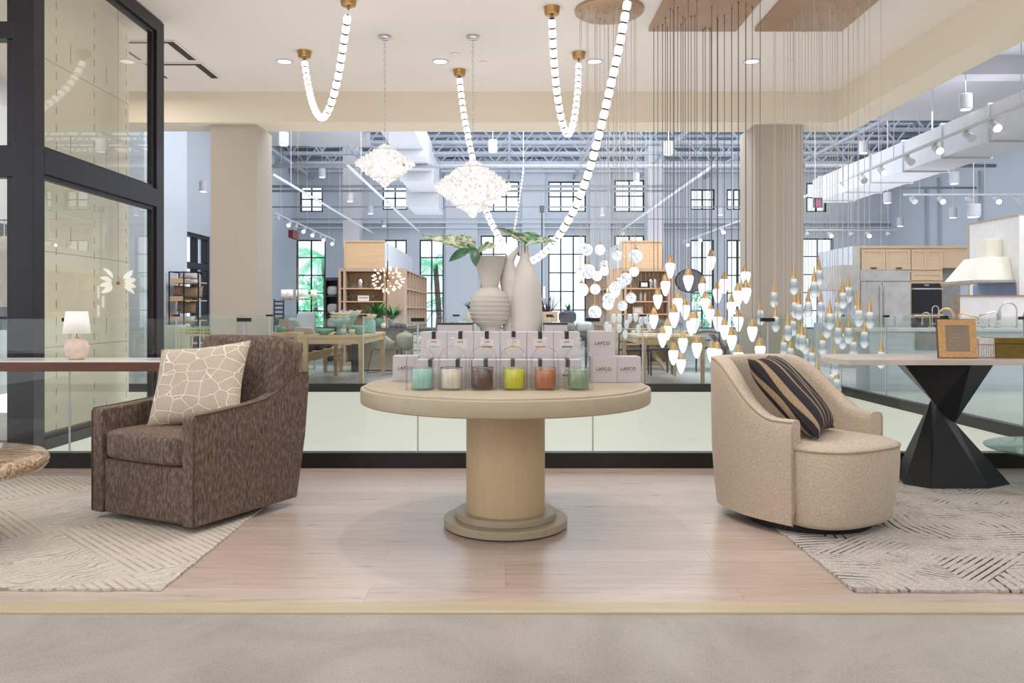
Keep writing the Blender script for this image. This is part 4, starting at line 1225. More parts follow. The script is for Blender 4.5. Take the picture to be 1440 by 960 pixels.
# re-sample evenly
res = resample([Vector((x,y,0)) for x, y in pl], .03)
res.append(Vector((pl[-1][0], pl[-1][1], 0)))
def hgt(y):
    s = min(1, max(0, (y-.10)/.50)); s = s*s*(3-2*s); return .595+.30*s
def taper(z): return .925+.075*min(1, max(0, z/.38))**.7
vs = []; fs = []; K = 12
for i, p in enumerate(res):
    d = (res[min(i+1,len(res)-1)]-res[max(i-1,0)]).normalized(); nrm = Vector((d.y, -d.x, 0))
    if nrm.dot(p-Vector((0,.3,0))) > 0: nrm = -nrm      # inward
    h = hgt(p.y); th = .085+.03*(p.y/.74)
    sec = [(0,.045),(0,.12),(0,.25),(0,.38),(0,h-.10),(0,h-.035),(.006,h-.010),(.02,h),(th-.02,h),(th-.004,h-.012),(th,h-.05),(th,.30)]
    for (o_, z) in sec:
        s = taper(z); lean = 0.03*max(0,(z-.45))*(p.y/.74)*3
        c = p+nrm*o_; vs.append(((c.x)*s, .25+(c.y-.25)*s+lean*.3, z))
for i in range(len(res)-1):
    for k in range(K-1): fs.append((i*K+k, i*K+k+1, (i+1)*K+k+1, (i+1)*K+k))
fs.append(tuple(range(K))); fs.append(tuple((len(res)-1)*K+k for k in range(K-1, -1, -1)))
MB().add(vs, fs).build('shell', 'oat', bc, auto=60)
m = MB(); n_ = len(res)
m.tube([vs[i*K+6] for i in range(n_)], .0055, 6)
sh = bc
m.build('top_piping', 'piping', bc, smooth=True)
for i in (0, n_-1):
    MB().tube([vs[i*K+k] for k in range(7)], .005, 6).build('front_piping', 'piping', bc, smooth=True)
# seat: D plan
def seat_ring(z, s, grow=0):
    r = []
    for i in range(48):
        a = 2*PI*i/48
        x = .352*math.copysign(abs(math.cos(a))**.72, math.cos(a)); yy = math.sin(a)
        y = (-.235*abs(yy)**.85 if yy < 0 else .60*yy**.6)
        r.append(((x+grow*math.cos(a))*s, .25+(y-.25+grow*yy)*s, z))
    return r
rings = [seat_ring(.045,.90), seat_ring(.07,.925), seat_ring(.14,.95), seat_ring(.27,.985,.004), seat_ring(.38,1.0,.002), seat_ring(.435,1.0,0), seat_ring(.455,.99,-.004), seat_ring(.468,.93), seat_ring(.478,.75), seat_ring(.482,.45), seat_ring(.484,.1)]
vv = [p for r in rings for p in r]; ff = []
for i in range(len(rings)-1):
    for k in range(48): ff.append((i*48+k, i*48+(k+1)%48, (i+1)*48+(k+1)%48, (i+1)*48+k))
ff.append(tuple(range(48))[::-1]); ff.append(tuple(len(vv)-48+k for k in range(48)))
MB().add(vv, ff).build('seat', 'oat', bc, auto=70)
MB().tube([(p[0], p[1], .447) for p in seat_ring(.45, 1.003)][22:48]+[(p[0], p[1], .447) for p in seat_ring(.45, 1.003)][0:3], .0055, 6).build('seat_piping', 'piping', bc, smooth=True)
MB().cyl((0,.2,0), (0,.2,.035), .33, n=48).cyl((0,.2,.03), (0,.2,.06), .2, n=24).build('swivel_base', 'black_metal', bc)
pillow('throw_pillow', 'charcoal pillow with tan diagonal stripes leaning in the oatmeal chair', (1.60, 4.45, .71), (.30,.48,.0), (-.36,.18,.44), .46, .54, .18, 'striped', piping='ribbon')

# ---- petrified wood table at the left edge
pt = thing('slab_coffee_table', 'round polished petrified wood coffee table cut by the left photo edge', 'table', (-2.83, 3.93, 0))
ring = []
MB().lathe([(0,.36),(.44,.36),(.485,.372),(.505,.395),(.505,.425),(.490,.443),(.46,.450),(0,.450)], n=72).build('tabletop', 'petrified', pt, smooth=True)
MB().lathe([(0,.014),(.26,.014),(.26,.03),(.10,.06),(.08,.2),(.12,.36),(0,.36)], n=40).build('pedestal', 'black_metal', pt, auto=40)

# ---- marble console with lamp
ct = thing('console_table', 'long console with white marble top and walnut edge behind the brown armchair', 'console table', (0,0,0))
MB().box(-4.6, -1.98, 5.30, 5.68, .832, .842).build('marble_top', 'marble', ct, bevel=.002)
MB().box(-4.6, -1.98, 5.295, 5.685, .772, .832).build('walnut_rim', 'walnut', ct, bevel=.003)
for x in (-4.5, -2.16): MB().box(x, x+.12, 5.36, 5.62, 0, .775).build('leg', 'walnut', ct, bevel=.004)
Yl = 5.47; lx = FX(108, Yl)
lt = thing('table_lamp', 'small lamp with blush stone ball base on the marble console', 'table lamp', (lx, Yl, .842))
MB().lathe([(0,0),(.042,0),(.045,.006),(.07,.035),(.081,.07),(.081,.085),(.07,.118),(.045,.14),(.02,.146),(0,.146)], n=32).build('base', 'ceramic_stone', lt, smooth=True)
MB().cyl((0,0,0), (0,0,.006), .046, n=24).cyl((0,0,.144), (0,0,.152), .018, n=16).cyl((0,0,.15), (0,0,.19), .005, n=8).build('brass_stem', 'brass', lt)
MB().shell([(.0875,.178),(.069,.330)], n=36).build('lamp_shade', 'shade_fabric', lt, smooth=True, solid=.002)

# ---- twisted black pedestal table
tt = thing('twisted_pedestal_table', 'large table with pale stone top on a black faceted twisted pedestal', 'table')
def top_pt(px, py, Y): return P(px, py, Y)
poly = [(2.165,5.03),(2.13,5.36),(2.26,5.72),(4.4,5.76),(4.75,5.3),(4.6,5.03)]
MB().prism(poly, .832, .866).build('tabletop', 'marble_taupe' if 'marble_taupe' in M else 'box_white', tt, bevel=.002)
B = [P(1271,685,5.34), P(1309,690,5.21), P(1390,690,5.21), P(1421,685,5.34)]
B = [(b[0], b[1], .014) for b in B]+[(3.30,5.74,.014),(2.82,5.76,.014)]
Wl = P(1309,562,5.46); Wr = P(1343,594,5.46); Wf = P(1317,571,5.36); Wb = (P(1335,578,5.62))
Tp = [P(1268,514.5,5.42), P(1366,514.5,5.22), P(1401,514.5,5.46), (3.18,5.70,.832), (2.75,5.68,.832), ]
Tp = [(p[0],p[1],.832) for p in Tp]
vs = B+[Wl, Wf, Wr, Wb]+Tp      # B 0-5, W 6 l,7 f,8 r,9 b, T 10 l,11 f,12 r,13 br,14 bl
fs = [(0,1,6),(1,7,6),(1,2,7),(2,8,7),(2,3,8),(3,4,8),(4,9,8),(4,5,9),(5,6,9),(5,0,6),(5,4,3,2,1,0),
      (6,7,10),(7,11,10),(7,8,11),(8,12,11),(8,13,12),(8,9,13),(9,14,13),(9,6,14),(6,10,14),(10,11,12,13,14)]
MB().add(vs, fs).build('twisted_pedestal', 'black_metal', tt)

# things on it
fy = 5.20
fr = thing('picture_frame', 'square tan shagreen picture frame leaning on the stone tabletop', 'picture frame', (FX(1347.5,fy), fy, .867), rot=(math.radians(-6),0,math.radians(-2)))
w = .126
MB().box(-w, w, 0, .018, 0, .256).build('backing', 'walnut', fr, bevel=.002)
m = MB()
for (a,b,c,d) in ((-w+.004,w-.004,.004,.042),(-w+.004,w-.004,.214,.252),(-w+.004,-.077,.042,.214),(.077,w-.004,.042,.214)): m.box(a,b,-.006,0,c,d)
m.build('shagreen_border', 'cork', fr)
MB().box(-.077, .077, -.002, 0, .042, .214).build('mount_card', 'taupe_card', fr)
m = MB()
for (z, l) in ((.158,.038),(.146,.012),(.134,.050),(.086,.018)): m.box(-l/2, l/2, -.003, -.002, z, z+.0022)
m.build('faint_print', 'pale_ink', fr)
M['agate'] = plain('white_grid_stone', (222,218,214), .3, var=.08, vs=40)
gb = thing('keepsake_box', 'small pale box with grey inlaid grid on the stone table', 'box', (FX(1388.5,5.22), 5.22, .867))
MB().box(-.054, .054, 0, .14, 0, .128).build('box_body', 'agate', gb, bevel=.002)
m = MB()
for k in range(1, 7): m.box(-.054+.0155*k-.001, -.054+.0155*k+.001, -.001, 0, .0, .09)
m.box(-.054, .054, -.0012, 0, .086, .09).box(-.054, .054, -.0012, 0, .002, .005)
m.build('inlay', 'mid_grey', gb)
ob = thing('keepsake_box', 'wide aged brass lidded box at the right end of the stone table', 'box', (FX(1425,5.20), 5.20, .867))
MB().box(-.108, .16, 0, .18, 0, .092).build('box_body', 'olive_brass', ob, bevel=.002)
MB().box(-.110, .162, -.002, .182, .094, .132).build('lid', 'olive_brass', ob, bevel=.002)

# ---- low glass table at the right edge
gt = thing('glass_side_table', 'low round clear glass table cut by the right photo edge', 'table', (FX(1500,5.38), 5.38, 0))
gt.location = (3.86, 5.42, .013)
MB().lathe([(0,.212),(.52,.212),(.525,.216),(.525,.222),(.52,.226),(0,.226)], n=72).build('tabletop', 'table_glass', gt, smooth=False)
MB().cyl((0,0,0), (0,0,.212), .03, n=16).cyl((0,0,0), (0,0,.012), .16, n=32).box(-.32,-.22,-.02,.02,.19,.212).build('chrome_base', 'chrome', gt)
# ================================================================ THE FAR STORE
def legs_table(name, label, cat, x0, x1, y0, y1, h, th=.05, leg=.06, mat='oak', lmat='oak_z', group=None, apron=.09, inset=0, splay=0):
    t = thing(name, label, cat, ((x0+x1)/2, (y0+y1)/2, 0), group=group)
    a, b = (x1-x0)/2, (y1-y0)/2
    MB().box(-a, a, -b, b, h-th, h).build('tabletop', mat, t, bevel=.004)
    if apron:
        MB().box(-a+leg*.5, a-leg*.5, -b+leg*.3, -b+leg*.3+.02, h-th-apron, h-th).box(-a+leg*.5, a-leg*.5, b-leg*.3-.02, b-leg*.3, h-th-apron, h-th).box(-a+leg*.3, -a+leg*.3+.02, -b+leg*.5, b-leg*.5, h-th-apron, h-th).box(a-leg*.3-.02, a-leg*.3, -b+leg*.5, b-leg*.5, h-th-apron, h-th).build('apron', mat, t)
    for sx in (-1,1):
        for sy in (-1,1):
            cx, cy = sx*(a-leg/2-inset), sy*(b-leg/2-inset)
            MB().cyl((cx+sx*splay, cy+sy*splay, 0), (cx, cy, h-th), leg*.5, leg*.62, n=4 if splay == 0 else 10).build('leg', lmat, t)
    return t
def bowl(label, loc, r, h, mat, name='bowl', group=None, scallop=0, foot=.35):
    t = thing(name, label, 'bowl', loc, group=group)
    m = MB().lathe([(0,0),(r*foot,0),(r*foot,h*.06),(r*.75,h*.45),(r*.96,h*.85),(r,h),(r*.96,h),(r*.7,h*.5),(r*.3,h*.14),(0,h*.12)], n=32)
    if scallop: m.v = [(x*(1+.04*math.sin(8*math.atan2(y,x))*(z/h)), y*(1+.04*math.sin(8*math.atan2(y,x))*(z/h)), z+(.012*math.sin(8*math.atan2(y,x)) if z > h*.8 else 0)) for x, y, z in m.v]
    m.build('bowl_body', mat, t, smooth=True); return t
def vessel(label, loc, r, h, mat, kind='vase', group=None, cat='vase'):
    t = thing(kind, label, cat, loc, group=group)
    pr = {'vase': [(0,0),(r*.6,0),(r,h*.35),(r*.8,h*.65),(r*.35,h*.82),(r*.45,h),(r*.38,h),(r*.3,h*.82),(0,h*.8)],
          'jar': [(0,0),(r*.9,0),(r,h*.1),(r,h*.8),(r*.8,h*.92),(r*.8,h),(r*.7,h),(0,h*.95)],
          'cup': [(0,0),(r*.75,0),(r,h),(r*.92,h),(r*.7,h*.1),(0,h*.1)],
          'goblet': [(0,0),(r*.7,0),(r*.7,h*.03),(r*.1,h*.06),(r*.1,h*.4),(r*.8,h*.55),(r,h*.8),(r*.85,h),(r*.8,h),(r*.9,h*.8),(0,h*.5)]}[kind]
    MB().lathe(pr, n=20).build('body', mat, t, smooth=True); return t
def plant(label, loc, n, L, mat, pot=None, spread=.9, w=.03, up=.6):
    t = thing('potted_plant' if pot else 'greenery', label, 'plant', loc)
    if pot:
        MB().lathe([(0,0),(pot[0]*.7,0),(pot[0],pot[1]),(pot[0]*.9,pot[1]),(pot[0]*.85,pot[1]*.9),(0,pot[1]*.88)], n=24).build('pot', pot[2], t, smooth=True)
    z0 = pot[1]*.9 if pot else 0
    m = MB()
    for i in range(n):
        a = random.uniform(0, 2*PI); e = random.uniform(.2, 1); Lr = L*random.uniform(.6,1)
        d = Vector((math.cos(a)*spread*e, math.sin(a)*spread*e, up+random.uniform(-.2,.5))).normalized()
        leaf(m, (0,0,z0), Vector((0,0,z0))+d*Lr, (0,0,1) if abs(d.z) < .9 else (1,0,0), w, 0, 0, -.06*L*3 if False else .05*L, N=5)
    o = m.build('foliage', mat, t, smooth=True); return t

# -- tall rack at left with pillows and baskets
Y = 15.0; x0, x1 = FX(238,Y), FX(279,Y)
rk = thing('metal_shelf_rack', 'black metal rack with wooden trays of pillows by the glazed door', 'shelf', (x0, Y, 0))
W = x1-x0; D = .45
for sx in (0, W*.5, W):
    for sy in (0, D): MB().cyl((sx,sy,0), (sx,sy,1.92), .014, n=8).build('post', 'black_metal', rk)
for z in (.15,.55,.98,1.36,1.70):
    m = MB().box(0, W, 0, D, z, z+.02); m.box(0, W*.5, -.005, .0, z, z+.09).box(0, W*.5, D, D+.005, z, z+.09)
    m.build('shelf', 'oak', rk)
MB().tube([(0,0,1.91),(W,0,1.91),(W,D,1.91),(0,D,1.91)], .01, 6, closed=True).build('top_rail', 'black_metal', rk)
def far_pillow(label, px, py, Y, w, h, mat, yaw=0, grp=None):
    t = pillow('throw_pillow', label, P(px,py,Y), (math.cos(yaw),math.sin(yaw),0), (0,.2,1), w, h, .14, mat, N=8)
    if grp: t['group'] = grp
for i, (px, py, w, h, mt, lb) in enumerate([(265,388,.36,.12,'linen_grey','pale pillow lying on the top tray of the black rack'), (266,396,.36,.1,'linen_grey','pale pillow under another on the top tray of the black rack'),
        (251,409,.2,.22,'brown_textile','brown pillow standing in the second tray of the black rack'), (270,411,.42,.24,'brown_textile','wide taupe pillow sticking out of the black rack second level'),
        (255,430,.16,.22,'brown_textile','brown bundle standing in the third tray of the black rack'), (265,432,.3,.24,'brown_textile','round taupe pillow on the third level of the black rack'), (262,450,.34,.16,'linen_grey','folded pale cloth on the lower level of the black rack')]):
    far_pillow(lb, px, py, Y+.2, w, h, mt)

# -- rattan console with bowl and plant
Y = 12.35; x0, x1 = FX(252,Y), FX(321,Y)
rt = thing('rattan_console', 'rattan tray console left of the plaster column', 'table', ((x0+x1)/2, Y+.22, 0))
a = (x1-x0)/2; b = .22
MB().box(-a, a, -b, b, .78, .80).build('tray', 'rattan', rt)
m = MB()
for z in (.80, .85, .90): m.tube([(-a,-b,z),(a,-b,z),(a,b,z),(-a,b,z)], .012, 6, closed=True)
for k in range(17): x = -a+2*a*k/16; m.cyl((x,-b,.8),(x,-b,.9),.006,n=5)
m.build('gallery_rail', 'rattan', rt)
for sx in (-1,0,1):
    for sy in (-1,1): MB().cyl((sx*a*.97,sy*b*.95,0),(sx*a*.97,sy*b*.95,.9),.018,n=8).build('leg', 'rattan', rt)
bowl('wide celadon dish lying on the rattan console', (FX(290,Y+.2), Y+.2, .80), .19, .13, 'celadon')
vessel('clear jar on the left end of the rattan console', (FX(268,Y+.15), Y+.15, .80), .07, .16, 'clear_glass', 'jar', cat='jar')
vessel('clear glass vase holding greenery on the rattan console', (FX(312,Y+.2), Y+.2, .80), .05, .26, 'clear_glass', 'jar')
plant('fern fronds standing in the clear vase on the rattan console', (FX(312,Y+.2), Y+.2, 1.0), 11, .36, 'leaf', None, .9, .035, .55)
# -- seating seen through glass at left
Y = 13.4
ac = thing('side_chair', 'pale upholstered chair behind the balustrade left of the rattan console', 'chair', (FX(233,Y), Y, 0))
T(rbox(.55,.55,.16,6,8,.02),(0,.2,.42)).build('seat', 'upholstery_tan', ac, smooth=True)
T(rbox(.55,.12,.5,6,8,.0,.01),(0,.45,.68),rx=-.15).build('backrest', 'upholstery_pale', ac, smooth=True)
for sx in (-1,1):
    for y in (-.02,.42): MB().cyl((sx*.23,y,0),(sx*.22,y,.36),.018,n=8).build('leg', 'oak_z', ac)

# -- robe glimpsed through left pane
rb = thing('hanging_robe', 'white robe hanging behind the leftmost glass pane', 'robe', (FX(6,9.0), 9.0, 0))
vs = []; fs = []; n = 20
for i, (z, r) in enumerate(((2.02,.03),(1.95,.14),(1.8,.17),(1.55,.15),(1.35,.2),(1.22,.24))):
    for k in range(n):
        a = 2*PI*k/n; rr = r*(1+.12*math.sin(5*a)*(i/5)); vs.append((rr*math.cos(a), .5*rr*math.sin(a), z))
for i in range(5):
    for k in range(n): fs.append((i*n+k, i*n+(k+1)%n, (i+1)*n+(k+1)%n, (i+1)*n+k))
MB().add(vs, fs).build('garment', 'linen_grey', rb, smooth=True)
MB().cyl((0,0,2.0),(0,0,2.2),.006,n=6).build('hook', 'chrome', rb)
gr = thing('garment_rail', 'black garment rail carrying the white robe behind the leftmost glass pane', 'rack', (FX(6,9.0), 9.0, 0))
MB().tube([(-1.2,0,0),(-1.2,0,2.2),(.18,0,2.2),(.18,0,0)], .016, 8).build('rail', 'black_metal', gr)

# -- big oak dining table with bowls
Y0 = 12.15
tb = legs_table('dining_table', 'pale oak dining table carrying celadon bowls beyond the far balustrade', 'table', FX(425,Y0)-.0, FX(511,Y0), Y0, 14.4, .80, .04, .085)
def at(px, dy=0): return (FX(px, Y0+.3+dy), Y0+.3+dy, .80)
bowl('low pointed celadon bowl at the left front of the oak dining table', at(456,-.05), .165, .10, 'celadon')
s = thing('bowl_stand', 'celadon footed stand under the scalloped bowls on the oak dining table', 'stand', at(478,.15))
MB().lathe([(0,0),(.10,0),(.10,.02),(.05,.05),(.05,.14),(.14,.20),(.165,.235),(.15,.235),(0,.2)], n=28).build('body', 'celadon', s, smooth=True)
x, y, z = at(478,.15)
bowl('pale grey scalloped bowl, lowest of the stacked bowls', (x,y,z+.17), .165, .09, 'grey_glaze', scallop=1)
bowl('lower cream scalloped bowl in the bowl stack', (x,y,z+.225), .16, .075, 'cream_glaze', scallop=1)
bowl('upper cream scalloped bowl topping the bowl stack', (x,y,z+.275), .165, .08, 'cream_glaze', scallop=1)
s = thing('bowl_stand', 'teal footed stand behind the cream bowl stack', 'stand', at(493,.9))
MB().lathe([(0,0),(.08,0),(.04,.05),(.05,.2),(.13,.27),(0,.27)], n=28).build('body', 'celadon', s, smooth=True)
x, y, z = at(493,.9)
bowl('wide pale grey scalloped bowl raised behind the cream bowl stack', (x,y,z+.25), .18, .13, 'grey_glaze', scallop=1)
bowl('deep celadon serving bowl at the right front of the oak dining table', at(505,.1), .135, .145, 'celadon')
vessel('small pale grey cup in front of the bowl stack', at(483,-.12), .046, .10, 'grey_glaze', 'cup', cat='cup')
vessel('small cream cup in front of the deep celadon bowl', at(495,-.12), .046, .09, 'cream_glaze', 'cup', cat='cup')
vessel('celadon vase behind the deep bowl on the oak dining table', at(519,.9), .11, .24, 'celadon', 'jar')
bowl('cream ruffled bowl on top of the celadon vase', (at(519,.9)[0], at(519,.9)[1], 1.02), .13, .09, 'cream_glaze', scallop=1)
# -- low oak bench table with dark cloths
bn = legs_table('bench_table', 'low oak bench table with dark cloths, left behind the oak dining table', 'table', -3.52, -3.13, 12.6, 15.4, .50, .05, .09)
for i, (px, dy, w, lb) in enumerate([(432,.6,.3,'dark folded cloth at the front of the low bench table'), (445,1.3,.34,'grey folded cloth in the middle of the low bench table'), (455,2.0,.34,'dark folded cloth at the back of the low bench table')]):
    yy = 12.5+dy; m = MB()
    m = T(rbox(w,.34,.12,4,8,.02), (-3.32, yy, .565))
    tag(m.build('folded_cloth', 'dark_textile', smooth=True), lb, 'cloth')
# -- console and chairs at left
co = thing('oak_console', 'pale oak console with open shelf just right of the left plaster column', 'console table', (0,0,0))
Y = 14.5; x0, x1 = FX(376,Y), FX(418,Y)
m = MB().box(x0, x1, Y, Y+.5, .70, .78).box(x0, x0+.22, Y, Y+.5, 0, .70)
m.build('body', 'oak', co); MB().box(x0+.22, x1, Y, Y+.5, .46, .50).build('shelf', 'oak', co); MB().box(x1-.06, x1, Y, Y+.5, 0, .7).build('leg', 'oak_z', co)
vessel('dark green glass bowl on the oak console', (FX(395,Y+.2), Y+.2, .78), .09, .10, 'green_glass', 'cup', cat='bowl')
bx = thing('display_easel', 'tilted wooden tablet display on the oak console', 'display', (FX(404,Y+.3), Y+.3, .78))
T(MB().box(-.10,.10,-.012,.012,0,.26), rx=-.2, ry=-.35).build('panel', 'brown_textile', bx)
vessel('dark candlestick jar on the oak console', (FX(389,Y+.35), Y+.35, .78), .05, .28, 'dark_grey', 'goblet', cat='vase')
def dining_chair(label, px, Y, rz, mat, grp, seat=.47, back=.86):
    t = thing('dining_chair', label, 'chair', (FX(px,Y), Y, 0), rz, grp)
    T(rbox(.48,.46,.10,6,8,.01), (0,0,seat-.05)).build('seat', mat, t, smooth=True)
    T(rbox(.46,.08,back-seat,6,8,0,.01), (0,.22,(seat+back)/2), rx=-.1).build('backrest', mat, t, smooth=True)
    for sx in (-1,1):
        for sy in (-1,1): MB().cyl((sx*.2,sy*.19,0),(sx*.19,sy*.18,seat-.08),.017,n=8).build('leg', 'oak_z', t)
    return t
dining_chair('tan upholstered dining chair beside the oak console', 437, 16.0, PI*.9, 'upholstery_tan', None)
dining_chair('blue-grey dining chair behind the tan one near the left window', 424, 17.5, PI*.8, 'mid_grey', None, back=.98)
dining_chair('pale round backed chair farther back before the left window', 434, 19.5, PI, 'white', None, back=1.15)
dining_chair('second pale chair farther back before the left window', 418, 20.0, PI, 'white', None, back=1.0)
# blue-grey slatted blind on left wall
m = MB(); 
for k in range(6): m.box(FX(385,19), FX(399,19), 19, 19.03, 1.42-.10*k-.04, 1.42-.10*k)
for px in (385.5, 398.5): m.box(FX(px,19)-.012, FX(px,19)+.012, 18.99, 19.04, 0, 1.46)
tag(m.build('slatted_stand', 'dark_grey'), 'small dark slatted display stand right of the left plaster column', 'stand')
# linear chandelier of drum shades
t = thing('drum_shade_chandelier', 'linear brass chandelier with four white drum shades before the left window', 'chandelier', P(419,419,16))
MB().cyl((-.36,0,-.02),(.36,0,-.02),.012,n=8).cyl((0,0,-.08),(0,0,.6),.012,n=6).cyl((0,0,.6),(0,0,4.2),.003,n=5).build('frame', 'brass', t)
for k in range(5):
    x = -.30+.15*k
    s_ = MB().cyl((x,0,-.06),(x,0,.02),.006,n=6).build('arm', 'brass', t)
    MB().shell([(.062,.03),(.062,.17)], (x,(-.05 if k%2 else .08),0), 20).build('lamp_shade', 'shade_fabric', s_, smooth=True, solid=.003)
# dark bookcase
Y = 18.5; x0, x1 = FX(455,Y), FX(477,Y)
bk = thing('dark_bookcase', 'tall charcoal bookcase left of the oak shelving block', 'bookcase', (x0, Y, 0)); W = x1-x0
MB().box(0,W,.33,.35,0,1.93).box(0,.05,0,.35,0,1.93).box(W-.05,W,0,.35,0,1.93).box(0,W,0,.35,1.88,1.95).build('frame', 'dark_grey', bk)
for z in (.4,.75,1.1,1.5): MB().box(.05,W-.05,0,.33,z,z+.03).build('shelf', 'dark_grey', bk)
for k, (z, lb) in enumerate(((1.12,'white folded linens on the third level of the charcoal bookcase'), (1.53,'white folded linens on the top level of the charcoal bookcase'), (.78,'white folded linens on the second level of the charcoal bookcase'))):
    tag(T(rbox(.24,.24,.2,5,6,.02), (x0+W/2, Y+.16, z+.11)).build('folded_linens', 'linen_grey', smooth=True), lb, 'linens')

# -- oak shelving blocks, mirrored left and right
def block(label, xa, xb, xbox0, xbox1, side, wall_side_px, zt=2.09):
    Yf = 17.0; t = thing('shelving_block', label, 'shelving', (0,0,0))
    # front bays
    m = MB().box(xa, xb, Yf+.45, Yf+.5, 0, zt).box(xa, xb, Yf, Yf+.5, zt-.07, zt).box(xa, xb, Yf, Yf+.5, 0, .08)
    if side > 0: fx0, fx1 = xa, xa+(xb-xa)*.76
    else: fx0, fx1 = xb-(xb-xa)*.84, xb
    for x in (fx0, fx0+.10, fx1-.10, fx1-.03): m.box(x, x+.05, Yf, Yf+.5, 0, zt)
    m.build('front_frame', 'taupe_oak', t)
    if side > 0: MB().box(fx1, xb, Yf-.01, Yf+.44, 0, zt-.005).build('end_panel', 'taupe_oak', t)
    else: MB().box(xa, fx0, Yf-.01, Yf+.44, 0, zt-.005).build('end_panel', 'taupe_oak', t)
    for z in (.45,.78,1.09,1.36,1.64): MB().box(fx0+.05, fx1-.05, Yf+.01, Yf+.44, z, z+.025).build('shelf', 'oak', t)
    MB().box(fx0+.06, fx1-.06, Yf+.43, Yf+.445, .1, zt-.08).build('back_panel', 'oak', t)
    # cubby flank, receding
    xs = xb if side > 0 else xa
    m = MB(); d = .38; xi = xs-d*side
    def B2(y0, y1, z0, z1): m.box(min(xs,xi), max(xs,xi), y0, y1, z0, z1)
    for k in range(8): y = Yf+.5+k*.63; B2(y, y+.04, 0, zt)
    for z in (.02,.42,.83,1.24,1.65,zt-.03): B2(Yf+.5, Yf+4.95, z, z+.028)
    m.build('cubby_frame', 'taupe_oak', t)
    MB().box(xi-.01 if side > 0 else xi, xi if side > 0 else xi+.01, Yf+.5, Yf+4.95, 0, zt).build('cubby_back', 'brown_textile', t)
    # tall hollow box on top
    MB().box(xbox0, xbox1, Yf, Yf+.06, zt, 2.66).build('oak_sign_panel', 'oak', t)
    MB().box(xbox0, xbox1, Yf+.06, Yf+5.0, zt, 2.655).build('white_upper_box', 'white_wall', t)
    MB().box(xbox0-.015, xbox1+.015, Yf-.02, Yf, 2.64, 2.675).box(xbox0-.015, xbox0+.02, Yf-.02, Yf, zt, 2.67).build('oak_edge', 'oak_z', t)
    return fx0, fx1
Yf = 17.0
a0, a1 = block('large oak shelving block with glassware, left of the vases', FX(476,Yf), FX(568,Yf), FX(485,Yf), FX(541,Yf), 1, 0)
b0, b1 = block('large oak shelving block with frames and vases, right of the vases', FX(857,Yf), FX(946,Yf), FX(874,Yf), FX(931,Yf), -1, 0)
gl = [(488,1.665,.045,.20,'clear_glass','vase'),(493,1.665,.04,.10,'clear_glass','cup'),(507,1.665,.07,.20,'chrome','jar'),(518,1.665,.05,.13,'clear_glass','cup'),(527,1.665,.04,.15,'clear_glass','goblet'),
      (490,1.385,.05,.18,'clear_glass','vase'),(496,1.385,.05,.14,'clear_glass','jar'),(530,1.385,.05,.13,'clear_glass','goblet'),(525,1.385,.04,.16,'clear_glass','vase'),
      (490,1.115,.05,.17,'clear_glass','jar'),(504,1.115,.04,.2,'clear_glass','goblet'),(516,1.115,.05,.15,'clear_glass','cup')]
for (px, z, r, h, mt, kd) in gl:
    vessel('clear glass piece standing on a shelf of the left oak shelving block' if mt != 'chrome' else 'round silver jar on the upper shelf of the left oak block', (FX(px,Yf+.2), Yf+.2, z), r, h, mt, kd, 'glassware on the left oak shelving' if mt != 'chrome' else None, 'glassware')
c = thing('shelf_card', 'small white card with two lines of dark marks on the left oak shelving', 'card', (FX(511,Yf+.1), Yf+.1, 1.385))
MB().box(-.12,.12,0,.02,0,.12).build('card', 'white', c)
m = MB()
for k in range(9): m.box(-.095+.021*k, -.082+.021*k, -.002, 0, .062, .08)
m.build('printed_marks', 'ink', c)
for (px, z, r, h, mt, kd, lb) in [(892,1.665,.035,.22,'clear_glass','goblet','clear goblet on the upper shelf of the right oak block'),(898,1.665,.04,.18,'clear_glass','vase','clear vase on the upper shelf of the right oak block'),
        (915,1.665,.045,.2,'chrome','jar','silver jar on the upper shelf of the right oak block'),(921,1.665,.045,.2,'steel','jar','steel canister at the right of the upper shelf'),
        (901,1.385,.035,.19,'steel','jar','left one of the two steel canisters on the middle shelf'),(907,1.385,.035,.19,'steel','jar','right one of the two steel canisters on the middle shelf')]:
    vessel(lb, (FX(px,Yf+.2), Yf+.2, z), r, h, mt, kd, None, 'canister')
for (px, z, lb) in ((906,1.665,'small black framed picture on the upper shelf of the right oak block'), (897,1.115,'small pale framed picture on the lower shelf of the right oak block')):
    f_ = thing('small_frame', lb, 'picture frame', (FX(px,Yf+.15), Yf+.15, z))
    MB().box(-.11,.11,0,.02,0,.15).build('border', 'black_metal' if z > 1.5 else 'linen_grey', f_); MB().box(-.07,.07,-.003,0,.03,.12).build('picture', 'white', f_)

# -- sputnik chandelier
t = thing('starburst_chandelier', 'starburst chandelier of small warm bulbs before the left oak shelving', 'chandelier', P(545,393,14.5))
MB().cyl((0,0,0),(0,0,.34),.01,n=8).cyl((0,0,.34),(0,0,2.95),.004,n=6).sphere((0,0,0),.03,10,8).build('stem', 'black_metal', t)
m = MB(); me = None
for i in range(58):
    ph = math.acos(1-2*(i+.5)/58); th = PI*(1+5**.5)*i
    d = Vector((math.cos(th)*math.sin(ph), math.sin(th)*math.sin(ph), math.cos(ph)*.8)); R = random.uniform(.22,.31)
    m.cyl(d*.02, d*R, .0025, n=4)
    if me is None: o = MB().sphere((0,0,0), .017, 8, 6, (1,1,1.8)).build('bulb', 'warm_bulb', t, smooth=True); me = o.data
    else: o = bpy.data.objects.new('bulb', me); C.objects.link(o); o.parent = t
    o.location = d*(R+.015); o.rotation_euler = d.to_track_quat('Z','Y').to_euler()
m.build('spokes', 'brass', t)

